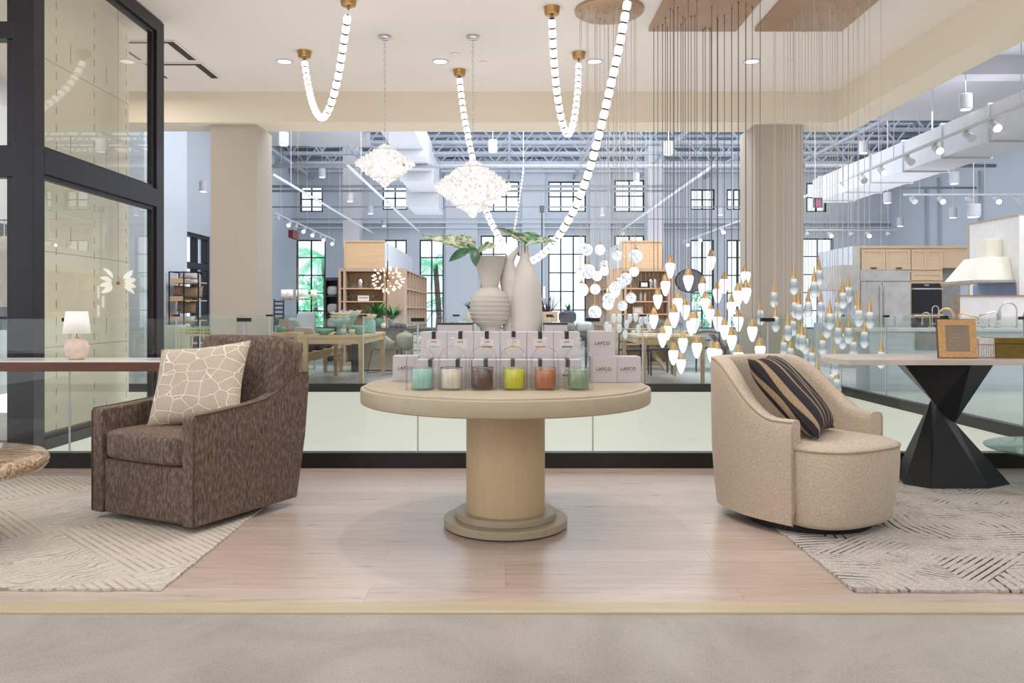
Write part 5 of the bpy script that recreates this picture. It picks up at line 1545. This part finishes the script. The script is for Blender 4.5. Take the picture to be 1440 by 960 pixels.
# -- dark counter with plants and glass, centre left
ct2 = thing('display_counter', 'charcoal topped display counter left of the round candle table', 'counter', (0,0,0))
Y = 15.2; x0, x1 = FX(485,Y), FX(665,Y)
MB().box(x0, x1, Y, Y+.9, .80, .84).build('counter_top', 'dark_grey', ct2)
MB().box(x0+.1, FX(503,Y), Y+.1, Y+.8, 0, .8).build('leg_panel', 'dark_grey', ct2)
MB().box(FX(503,Y), FX(560,Y), Y+.3, Y+.8, .05, .8).build('body', 'upholstery_tan', ct2)
MB().box(FX(575,Y), FX(600,Y), Y+.2, Y+.8, .05, .8).build('drawer_unit', 'mid_grey', ct2)
plant('leafy fern in a teal pot at the left of the charcoal counter', (FX(531,Y+.3), Y+.3, .84), 60, .42, 'leaf', (.10,.2,'green_glass'), 1.0, .022, .5)
plant('spreading fern in a grey pot on the charcoal counter', (FX(552,Y+.6), Y+.6, .84), 60, .42, 'leaf', (.10,.16,'mid_grey'), 1.1, .02, .45)
for k, (px, r, h, mt, kd, lb) in enumerate([(539,.05,.10,'cream_glaze','jar','striped round ornament on the charcoal counter'),(560,.06,.10,'dark_grey','jar','dark squat jar on the charcoal counter'),(567,.06,.09,'dark_grey','jar','second dark squat jar on the charcoal counter'),(578,.05,.12,'clear_glass','goblet','clear goblet near the right of the charcoal counter'),(588,.05,.12,'clear_glass','goblet','clear goblet between two others on the charcoal counter'),(640,.09,.12,'clear_glass','cup','clear glass bowl at the right end of the charcoal counter')]):
    vessel(lb, (FX(px,Y+.2), Y+.2, .84), r, h, mt, kd, None, 'ornament')
def shell_chair(label, px, Y, rz):
    t = thing('shell_chair', label, 'chair', (FX(px,Y), Y, 0), rz, 'shell chairs at the charcoal counter')
    vs = []; fs = []; N = 20
    for j, (z, r, yb) in enumerate(((.46,.02,0),(.46,.15,0),(.50,.20,.01),(.60,.235,.01),(.70,.24,.02),(.78,.24,.02))):
        for k in range(N+1):
            a = -PI*.12+PI*1.24*k/N
            zz = z if j < 3 else z-(.16*(1-math.sin(max(0,min(PI,a))))*(j-2)/3)
            vs.append((r*math.cos(a), yb+r*.85*math.sin(a), zz))
    for j in range(5):
        for k in range(N): fs.append((j*(N+1)+k, j*(N+1)+k+1, (j+1)*(N+1)+k+1, (j+1)*(N+1)+k))
    MB().add(vs, fs).build('shell_seat', 'upholstery_pale', t, smooth=True, solid=.025)
    T(rbox(.32,.32,.06,5,8,.01), (0,-.02,.475)).build('cushion', 'mid_grey', t, smooth=True)
    for sx in (-1,1):
        MB().tube([(sx*.17,-.16,.45),(sx*.21,-.22,.02),(sx*.21,.22,.02),(sx*.17,.14,.45)], .009, 6).build('leg', 'black_metal', t)
    return t
shell_chair('pale shell chair on black sled legs, left one at the charcoal counter', 540, 14.85, PI*.8)
shell_chair('pale shell chair on black sled legs, right one at the charcoal counter', 576, 14.85, PI*.9)
bx = thing('white_drawer_tower', 'pale gridded drawer tower behind the lettered carton at the table left end', 'cabinet', (FX(597,14.2), 14.2, 0))
MB().box(-.22,.22,0,.5,0,.78).build('body', 'mid_grey', bx)
for i in range(2):
    for j in range(5): MB().box(-.20+.21*i, -.01+.21*i, -.015, 0, .06+.14*j, .18+.14*j).build('drawer', 'white', bx)

# -- centre window plants, box, hanging pendant
plant('grey-green twiggy plant right of the tall smooth vase', (FX(768,16), 16, .74), 46, .72, 'dark_textile', (.12,.22,'mid_grey'), .7, .018, 1.0)
b_ = thing('display_box', 'tan box with dark band right of the tall smooth vase', 'box', (FX(774,15.4), 15.4, 0))
MB().box(-.14,.14,0,.3,.96,1.16).build('body', 'oak', b_); MB().box(-.07,.07,-.004,0,1.05,1.08).build('band', 'ink', b_)
legs_table('display_table', 'charcoal display table behind the smooth vase', 'table', FX(745,15.2), FX(835,15.2), 15.2, 16.4, .74, .05, .06, 'dark_grey', 'dark_grey')
tag(T(MB().box(-.2,.2,-.2,.2,0,.2), (FX(774,15.6),15.6,.745)).build('plinth', 'linen_grey'), 'pale plinth under the tan display box', 'plinth')
for i, (px, z) in enumerate(((797,.74),(822,.74),(798,.95))):
    tag(T(rbox(.34,.3,.2,4,8,.02), (FX(px,15.7), 15.7, z+.11)).build('folded_cloth', ['mid_grey','linen_grey','dark_textile'][i], smooth=True), ['mid grey', 'pale', 'dark'][i]+' folded textile on the charcoal display table', 'cloth')
vessel('pale blue vase of stems before the centre right window', (FX(799,16.0), 16.0, .74), .09, .42, 'grey_glaze', 'vase')
plant('small spiky greenery in the pale blue vase', (FX(799,16.0), 16.0, 1.14), 14, .24, 'leaf', None, .9, .02, .7)
plant('dark zigzag leafed plant with yellow flower peeping left of the ribbed vase', (FX(662,13), 13, 1.0), 9, .34, 'leaf_dark', (.09,.16,'cream_glaze'), .8, .045, .6)
tag(MB().box(FX(650,13)-.05, FX(650,13)+.45, 12.7, 13.3, 0, 1.0).build('plinth', 'white'), 'white plinth carrying the dark leafed plant behind the ribbed vase', 'plinth')
t = thing('rod_pendant', 'slim black rod pendant with square box head before the centre window', 'pendant light', P(762,294,17))
MB().box(-.05,.05,-.05,.05,-.07,.07).build('box_head', 'dark_grey', t); MB().cyl((0,0,-1.9),(0,0,0),.012,n=6).build('rod', 'black_metal', t); MB().cyl((0,0,.07),(0,0,2.5),.004,n=5).build('cord', 'stem_cable', t)
for i, z in enumerate((-1.75,-1.95,-2.15)): MB().cyl((.05-.1*(i%2),0,z-.15),(.05-.1*(i%2),0,z+.1),.02,n=10).build('light_tube', 'downlight', t)

# -- round mesh mirror / hoop
t = thing('round_hoop', 'large round dark mesh disc lamp behind the gold capped bulbs', 'lamp', P(970,394.5,15))
MB().torus((0,0,0), .27, .012, 'y', 48, 8, (1,.8)).build('rim', 'frame_dark', t, smooth=True)
t2 = MB(); t2.v = []
m = MB().cyl((0,-.004,0),(0,.004,0),.265,n=48); m.v = [(x,y,z*.8) for x,y,z in m.v]
m.build('mesh_disc', 'mesh_black', t); MB().cyl((0,0,.2),(0,0,3.6),.004,n=5).build('cord', 'stem_cable', t)

# -- right dining group
legs_table('dining_table', 'pale oak dining table right of the round candle table beyond the balustrade', 'table', FX(903,12.3), FX(992,12.3), 12.3, 14.4, .78, .04, .07)
lt2 = thing('trestle_table', 'oak trestle table with crossed legs behind the right oak dining table', 'table', (FX(968,16), 16, 0))
MB().box(-1.3,1.3,-.5,.5,.72,.77).build('tabletop', 'taupe_oak', lt2)
for sx in (-1,1):
    MB().cyl((sx*1.0,-.35,0),(sx*.5,.3,.74),.05,n=4).cyl((sx*.5,-.35,0),(sx*1.0,.3,.74),.05,n=4).build('leg', 'taupe_oak', lt2)
for i, (px, Y, rz) in enumerate(((893,14.6,.3),(925,15.0,PI),(1000,15.4,2.6))):
    t = thing('open_chair', ['dark framed open chair left of the right oak dining table', 'dark framed open chair behind the right oak dining table', 'dark framed open chair right of the right oak dining table'][i], 'chair', (FX(px,Y),Y,0), rz)
    MB().box(-.24,.24,-.22,.22,.44,.48).build('seat', 'dark_grey', t)
    for sx in (-1,1):
        MB().cyl((sx*.22,-.2,0),(sx*.22,-.2,.45),.018,n=8).build('leg', 'dark_grey', t)
        MB().cyl((sx*.22,.24,0),(sx*.22,.2,.78),.018,n=8).build('leg', 'dark_grey', t)
    MB().tube([(-.22,.21,.76),(0,.27,.79),(.22,.21,.76)], .022, 8).tube([(-.22,.21,.6),(0,.25,.62),(.22,.21,.6)], .014, 8).build('backrest', 'dark_grey', t)
random.seed(21)
for i in range(34):
    px = random.uniform(905,1055); Y = random.choice([12.6,13.2,13.8,15.9,16.2]); zt = .78 if Y < 14.5 else .77
    if Y < 14.5 and px > 985: Y = 15.9; zt = .77
    vessel('clear stemmed glass among the glassware on the right dining tables', (FX(px,Y), Y, zt), random.uniform(.035,.05), random.uniform(.14,.26), 'clear_glass', 'goblet', 'stemmed glasses on the right tables', 'glass')
tc = thing('reflected_drop_cluster', 'cluster of small clear crystal drops standing in for reflections low right of the lettered cartons', 'chandelier', P(880,452,13.6))  # drops added where the railing glass shows reflections
m = MB()
for (px, py) in [(861,447),(872,447),(883.5,456),(851,458),(871.5,461.5),(880,470),(892.5,470),(898.5,462),(912,458),(901,451),(859,462),(896,446),(884,447),(906,449)]:
    o = MB().lathe([(.028,.07),(.045,.02),(.04,-.03),(.02,-.07),(0,-.085)], n=10).build('crystal_drop', 'crystal_dim', tc, loc=(FX(px,13.6)-tc.location.x, random.uniform(-.2,.2), FZ(py,13.6)-tc.location.z), smooth=True)
    m.cyl((o.location.x,o.location.y,o.location.z+.06),(o.location.x,o.location.y,3.4),.002,n=4)
m.build('cables', 'pale_cable', tc)

# ================================================================ KITCHEN DISPLAY
Y = 16.7
kx0, kx1, kx2, kx3 = FX(1210,Y), FX(1281,Y), FX(1325,Y), FX(1362,Y)
k = thing('kitchen_cabinet_wall', 'pale oak kitchen cabinet housing with fridge and oven bays', 'cabinet', (0,0,0))
MB().box(kx0-.02, kx3, Y+.03, Y+.7, 2.08, 2.50).box(kx0-.02, kx3, Y, Y+.7, 2.49, 2.54).box(kx1, kx2+.02, Y+.03, Y+.7, 1.0, 2.1).box(kx1, kx2+.02, Y+.03, Y+.7, 0, 1.02).build('carcass', 'cabinet_oak', k)
def shaker(x0, x1, z0, z1, par, handle=None):
    d = MB().box(x0, x1, Y+.01, Y+.03, z0, z1)
    w = .05
    d.box(x0, x0+w, Y-.005, Y+.01, z0, z1).box(x1-w, x1, Y-.005, Y+.01, z0, z1).box(x0, x1, Y-.005, Y+.01, z0, z0+w).box(x0, x1, Y-.005, Y+.01, z1-w, z1)
    o = d.build('door', 'cabinet_oak', par)
    if handle: MB().cyl((handle-.06,Y-.03,z0+.03),(handle+.06,Y-.03,z0+.03),.012,n=8).build('handle', 'black_metal', o)
xm = (kx0+kx1)/2
shaker(kx0+.02, xm-.005, 2.04, 2.46, k, (kx0+xm)/2); shaker(xm+.005, kx1-.01, 2.04, 2.46, k, (kx1+xm)/2)
shaker(kx1+.01, (kx1+kx2)/2, 2.04, 2.46, k); shaker((kx1+kx2)/2+.004, kx2, 2.04, 2.46, k); shaker(kx1+.01, kx2, 1.82, 1.98, k)
MB().box(kx2+.02, kx3, Y+.3, Y+.36, 0, 2.49).build('back_panel', 'mid_grey', k)
MB().box(FX(1200,Y), kx0-.02, Y-.03, Y+.7, 0, 2.53).build('end_panel', 'upholstery_pale', k)
f = thing('refrigerator', 'wide stainless refrigerator set in the pale oak cabinets', 'refrigerator', (0,0,0))
MB().box(kx0, kx1-.015, Y+.05, Y+.7, 0, 2.03).build('body', 'steel', f)
MB().box(kx0, kx1-.015, Y-.0, Y+.05, 1.80, 2.03).build('top_grille', 'steel', f, bevel=.006)
xs = FX(1240,Y)
MB().box(kx0, xs-.006, Y-.02, Y+.05, .1, 1.78).build('door', 'steel', f, bevel=.008); MB().box(xs+.006, kx1-.015, Y-.02, Y+.05, .1, 1.78).build('door', 'steel', f, bevel=.008)
MB().cyl((xs-.04,Y-.07,.6),(xs-.04,Y-.07,1.7),.014,n=8).cyl((xs+.04,Y-.07,.6),(xs+.04,Y-.07,1.7),.014,n=8).build('handle', 'steel', f)
ov = thing('wall_oven', 'black glass built-in double oven right of the refrigerator', 'oven', (0,0,0))
MB().box(kx1+.03, kx2-.01, Y-.005, Y+.03, 1.66, 1.75).build('control_panel', 'black_glass', ov)
MB().box((kx1+kx2)/2-.05,(kx1+kx2)/2+.05,Y-.008,Y-.004,1.70,1.73).build('display', 'blue_lit', ov)
MB().box(kx1+.03, kx2-.01, Y-.012, Y+.03, 1.12, 1.62).build('oven_door', 'black_glass', ov); MB().box(kx1+.03, kx2-.01, Y-.012, Y+.03, .5, 1.03).build('oven_door', 'black_glass', ov)
MB().cyl((kx1+.03,Y-.05,1.635),(kx2-.01,Y-.05,1.635),.016,n=8).cyl((kx1+.03,Y-.05,1.075),(kx2-.01,Y-.05,1.075),.02,n=8).build('handle', 'steel', ov)
# left white panelled side with small hood
wp = thing('white_panel_run', 'row of white tall cabinet panels left of the refrigerator', 'cabinet', (0,0,0))
xk = FX(1200,Y)
for j in range(6): MB().box(xk-.03, xk, Y+.0+j*.30, Y+.29+j*.30, 0, 2.53).build('panel', 'white_wall', wp)
h = thing('steel_hood', 'small stainless range hood left of the refrigerator panels', 'range hood', (0,0,0))
m = MB().prism([(xk-.03,1.66),(xk-.68,1.66),(xk-.42,2.12),(xk-.03,2.12)], Y-.3, Y+.6, 'xz'); m.build('canopy', 'steel', h)
MB().box(xk-.70, xk-.03, Y-.32, Y+.62, 1.60, 1.66).build('rim', 'steel', h)
MB().box(xk-.60, xk-.03, Y-.3, Y+.6, 0, .92).build('range_below', 'steel', h)
# cream hood on white wall panel
hx = 8.05
wl = thing('display_wall_panel', 'tall glossy white display wall panel behind the cream hood', 'panel', (0,0,0))
MB().prism([(12.48,0),(13.82,0),(13.82,2.665),(12.48,2.665)], hx, hx+.10, 'yz').build('panel', 'white', wl)
MB().box(hx-.01, hx+.11, 13.82, 13.86, 0, 2.69).box(hx-.01, hx+.11, 12.48, 13.86, 2.665, 2.69).build('edge_trim', 'upholstery_tan', wl)
h = thing('cream_range_hood', 'cream enamel range hood with square chimney on the white wall panel', 'range hood', (0,0,0))
vs = [(7.44,12.62,1.66),(7.44,13.52,1.66),(hx,13.52,1.66),(hx,12.62,1.66),(7.72,12.72,2.04),(7.72,13.42,2.04),(hx,13.42,2.04),(hx,12.72,2.04)]
MB().add(vs, [(0,3,2,1),(4,5,6,7),(0,1,5,4),(1,2,6,5),(2,3,7,6),(3,0,4,7)]).build('canopy', 'hood', h, bevel=.008)
MB().box(7.79, hx, 12.9, 13.2, 2.03, 2.34).build('chimney', 'hood', h, bevel=.006)
MB().box(7.40, hx, 12.58, 13.56, 1.625, 1.662).build('rim', 'steel', h); MB().cyl((7.38,12.65,1.60),(7.38,13.5,1.60),.012,n=8).build('rail', 'brass', h)
MB().box(hx-.012, hx, 12.55, 13.7, .9, 1.62).build('splashback', 'blue_lit', h)
# half wall
hw_ = thing('half_wall', 'low white half wall with thin taupe edge behind the faucets', 'panel', (0,0,0))
MB().box(FX(1349,12.35), 9.3, 12.35, 12.45, 0, 1.40).build('panel', 'white', hw_); MB().box(FX(1347,12.35), 9.3, 12.33, 12.47, 1.40, 1.42).box(FX(1347,12.35), FX(1349,12.35), 12.33, 12.47, 0, 1.41).build('edge_trim', 'brown_textile', hw_)
# faucet island
Yi = 11.75
isl = thing('faucet_island', 'long white display island with a pale top carrying faucets', 'counter', (0,0,0))
MB().box(FX(1130,Yi)+.6, 9.4, Yi, Yi+.55, .87, .92).build('countertop', 'marble', isl, bevel=.004)
MB().box(FX(1225,Yi), 9.3, Yi+.05, Yi+.5, 0, .87).build('body', 'white_wall', isl)
m = MB().box(FX(1290,Yi), FX(1319,Yi), Yi+.03, Yi+.06, .16, .44).box(FX(1290,Yi), FX(1319,Yi), Yi+.03, Yi+.06, .6, .85); m.build('open_niche', 'mid_grey', isl)
def faucet(label, px, kind, mat, zt, s=1.0, flip=1):
    x = FX(px, Yi+.25); t = thing('faucet', label, 'faucet', (x, Yi+.25, .92))
    MB().cyl((0,0,0),(0,0,.02),.028,n=16).build('base', mat, t)
    if kind == 'arc':
        R = .085*s; h = zt-.92-R
        pts = [(0,0,0),(0,0,h)]+[(flip*(R-R*math.cos(a)),0,h+R*math.sin(a)) for a in [PI*i/14 for i in range(1,15)]]+[(flip*2*R,0,h-.10*s)]
        MB().tube(pts, .012*s, 10).build('spout', mat, t, smooth=True)
        MB().cyl((flip*2*R,0,h-.18*s),(flip*2*R,0,h-.09*s),.017*s,n=12).build('spray_head', mat, t)
    elif kind == 'spring':
        R = .13*s; h = zt-.92-R
        pts = [(0,0,0),(0,0,h)]+[(flip*(R-R*math.cos(a)),0,h+R*math.sin(a)) for a in [PI*i/18 for i in range(1,19)]]
        MB().tube(pts, [.012]*2+[.011+.003*(i%2) for i in range(18)], 10).build('spring_hose', mat, t, smooth=False)
        MB().cyl((flip*2*R,0,h-.13),(flip*2*R,0,h+.01),.022,n=12).cyl((0,0,h-.08),(flip*2*R,0,h-.08),.007,n=6).build('spray_head', mat, t)
    else:
        h = zt-.92
        MB().tube([(0,0,0),(0,0,h-.01),(flip*.05,0,h+.02),(flip*.27*s,0,h-.04),(flip*.29*s,0,h-.14)], .014, 10).build('spout', mat, t, smooth=True)
    MB().cyl((0,-.02,.05),(0,-.08,.07),.007,n=8).build('lever', mat, t)
faucet('small gold tipped arched faucet at the left of the island', 1308, 'arc', 'brass_soft', 1.15, .7, -1)
faucet('tall pale arched faucet at the left of the island', 1311, 'arc', 'white_metal', 1.25, .55, 1)
faucet('large brass arched faucet behind the picture frame', 1341, 'arc', 'brass_soft', 1.21, 1.35, -1)
faucet('angled champagne faucet right of the picture frame', 1349, 'angle', 'brass_soft', 1.12, 1, 1)
faucet('angular grey faucet pointing left in front of the half wall', 1402, 'angle', 'chrome', 1.14, 1, -1)
faucet('tall bronze spring faucet in front of the half wall', 1430, 'spring', 'steel', 1.30, 1.0, -1)
faucet('dark spring faucet at the right photo edge', 1462, 'spring', 'mid_grey', 1.22, .9, -1)
faucet('low chrome bridge faucet behind the small boxes', 1383, 'arc', 'chrome', 1.06, .5, 1)

t = thing('petal_reflection', 'eight glowing white petals standing in for a reflection in the dark framed glazing', 'pendant light', (-4.16, 8.55, FZ(398,8.55)))  # solid shape built in place of a reflection in the glazing
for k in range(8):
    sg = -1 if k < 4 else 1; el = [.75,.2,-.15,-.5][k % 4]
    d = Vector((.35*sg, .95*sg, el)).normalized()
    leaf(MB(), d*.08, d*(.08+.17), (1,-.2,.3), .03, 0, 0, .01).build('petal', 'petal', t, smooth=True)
MB().sphere((0,0,0), .02, 10, 8).cyl((0,0,0),(0,0,4.44-t.location.z),.003,n=5).build('stem', 'brass', t)  # hub and cable added to carry the stand-in petals

# ================================================================ OUTSIDE
def palm(label, x, y, h, L, n, dens=22):
    t = thing('palm_tree', label, 'tree', (x,y,-1), group=None)
    MB().tube([(0,0,0),(.15,0,h*.5),(0,.1,h)], [.14,.11,.09], 10).build('trunk', 'bark', t, smooth=True)
    m = MB()
    for i in range(n):
        a = 2*PI*i/n+random.uniform(-.2,.2); el = random.uniform(-.15,.9)
        pts = []
        for s in range(7):
            q = s/6; pts.append(Vector((math.cos(a)*L*q*math.cos(el*(1-q)), math.sin(a)*L*q, h+L*(math.sin(el)*q-1.0*q*q*.75))))
        m.tube(pts, .015, 4)
        for k in range(1, dens):
            q = k/dens; j = min(5, int(q*6)); p = pts[j].lerp(pts[j+1], q*6-j); d = (pts[j+1]-pts[j]).normalized()
            sd = d.cross(Vector((0,0,1))).normalized()
            for sg in (-1,1):
                tip = p+(sd*sg*.8+d*.5+Vector((0,0,-.5)))*(.42*math.sin(PI*min(1,q+.15)))
                m.add([p-d*.03, p+d*.03, tip], [(0,1,2)])
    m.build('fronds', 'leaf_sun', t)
palm('sunlit palm outside the tall left window', -6.7, 29.2, 4.2, 2.0, 16)
palm('second palm farther outside the tall left window', -7.6, 31.5, 3.0, 1.9, 14)
palm('palm outside the window left of the ribbed vase', -2.6, 29.4, 3.9, 1.9, 14)
palm('low palm outside the window left of the ribbed vase', -2.0, 31, 2.6, 1.6, 12)
palm('palm outside the windows right of the round hoop', 6.4, 29.6, 3.2, 1.8, 12)
def bush(label, x, y, r, h, n, mat):
    m = MB()
    for i in range(n):
        a = random.uniform(0,2*PI); q = random.uniform(0,1)**.5*r; z = random.uniform(0,h)
        c = Vector((x+q*math.cos(a), y+q*math.sin(a)*.6, z)); d = Vector((random.uniform(-1,1),random.uniform(-1,1),random.uniform(-.3,1))).normalized()
        leaf(m, c, c+d*.28, (0,0,1) if abs(d.z)<.9 else (1,0,0), .06, 0, 0, .02, N=3)
    tag(m.build('garden_shrub', mat), label, 'shrub')
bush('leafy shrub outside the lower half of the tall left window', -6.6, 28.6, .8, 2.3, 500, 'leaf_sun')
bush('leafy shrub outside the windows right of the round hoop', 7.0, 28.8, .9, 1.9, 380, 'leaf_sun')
struct('floor', MB().box(-30, 40, 27.3, 70, -1.1, -1.0), 'far_floor', 'pale paving outside the windows', 'ground')
# ================================================================ CAMERA, LIGHT
sc = bpy.context.scene
cam = bpy.data.cameras.new('camera'); co_ = bpy.data.objects.new('camera', cam); C.objects.link(co_)
co_.location = (0,0,H); co_.rotation_euler = (PI/2,0,0)
cam.sensor_width = 36; cam.lens = F/1440*36; cam.clip_end = 200; cam.clip_start = .05
cam.shift_x = (720-CX)/1440; cam.shift_y = (CY-480)/1440
sc.camera = co_
w = bpy.data.worlds.new('sky'); sc.world = w; w.use_nodes = True
bg = w.node_tree.nodes['Background']; bg.inputs[0].default_value = (.92,.96,1,1); bg.inputs[1].default_value = 2.4

def area(name, loc, rot, sx, sy, watts, col=(1,1,1), spread=PI):
    l = bpy.data.lights.new(name, 'AREA'); l.shape = 'RECTANGLE'; l.size = sx; l.size_y = sy; l.energy = watts; l.color = col; l.spread = spread
    o = bpy.data.objects.new(name, l); C.objects.link(o); o.location = loc; o.rotation_euler = rot; return o
WARM = (1,.96,.93); COOL = (.90,.95,1)
area('ceiling_fill_front', (0,2.8,4.40), (0,0,0), 7, 3.4, 86, WARM)  # unseen fill panel added over the front aisle
area('ceiling_fill_platform', (0,5.6,4.40), (0,0,0), 7, 1.6, 60, WARM)  # out-of-frame fill added to brighten the platform
area('room_fill_behind', (0,-2.3,2.4), (math.radians(90),0,0), 8, 3.4, 84, (1,.98,.96))  # large added fill facing forward from behind the camera
area('lower_storey_fill', (0.4,8.8,-3.6), (PI,0,0), 7, 4.6, 250, (1,.95,.88))  # added fill shining up through the void to brighten the ceiling
area('far_store_fill', (2.5,15.6,5.5), (0,0,0), 12, 5, 900, COOL)  # added fill kept above the sight line to light the far store
area('far_store_fill_high', (2.5,22.5,6.25), (0,0,0), 17, 7, 700, COOL)  # extra fill under the roof deck, out of view
area('far_store_fill_up', (1.5,19,3.1), (PI,0,0), 13, 11, 650, COOL)  # upward fill added in mid-air for dark undersides, invisible from below
area('far_store_fill_beam', (0,12.75,5.0), (math.radians(78),0,0), 10, 1.2, 300, COOL)  # fill hidden behind the downstand beam, aimed into the far store
area('kitchen_fill', (9.0,10.5,4.5), (0,0,0), 5, 6, 480, (.95,.96,1))  # added fill panel brightening the kitchen side
area('left_room_fill', (-5.6,9.5,4.35), (0,0,0), 2, 4, 90, (1,.95,.88))  # added fill for the room behind the left glazing
def spot(name, loc, tgt, watts, ang, blend=.3, col=WARM, r=.06):
    l = bpy.data.lights.new(name, 'SPOT'); l.energy = watts; l.spot_size = math.radians(ang); l.spot_blend = blend; l.color = col; l.shadow_soft_size = r
    o = bpy.data.objects.new(name, l); C.objects.link(o); o.location = loc
    o.rotation_euler = (Vector(tgt)-Vector(loc)).to_track_quat('-Z','Y').to_euler(); return o
spot('overhead_spot', (-.4,5.1,4.38), (-.3,4.6,0), 150, 95, .5, r=.035)
spot('table_spot_right', (1.6,2.8,4.38), (-.1,4.4,.6), 70, 50)
spot('table_spot_front', (-.6,2.0,4.38), (0,4.4,.6), 50, 50)
spot('chair_spot_left', (-3.2,2.6,4.38), (-2,4.6,.5), 60, 60)
spot('chair_spot_right', (3.4,2.6,4.38), (2,4.6,.5), 60, 60)

sc.view_settings.view_transform = 'Standard'; sc.view_settings.look = 'None'
sc.view_settings.exposure = -0.42; sc.view_settings.gamma = 1
cy = sc.cycles
cy.use_denoising = True
cy.max_bounces = 7; cy.diffuse_bounces = 3; cy.glossy_bounces = 3; cy.transmission_bounces = 2
cy.transparent_max_bounces = 32; cy.caustics_reflective = False; cy.caustics_refractive = False
cy.sample_clamp_indirect = 4
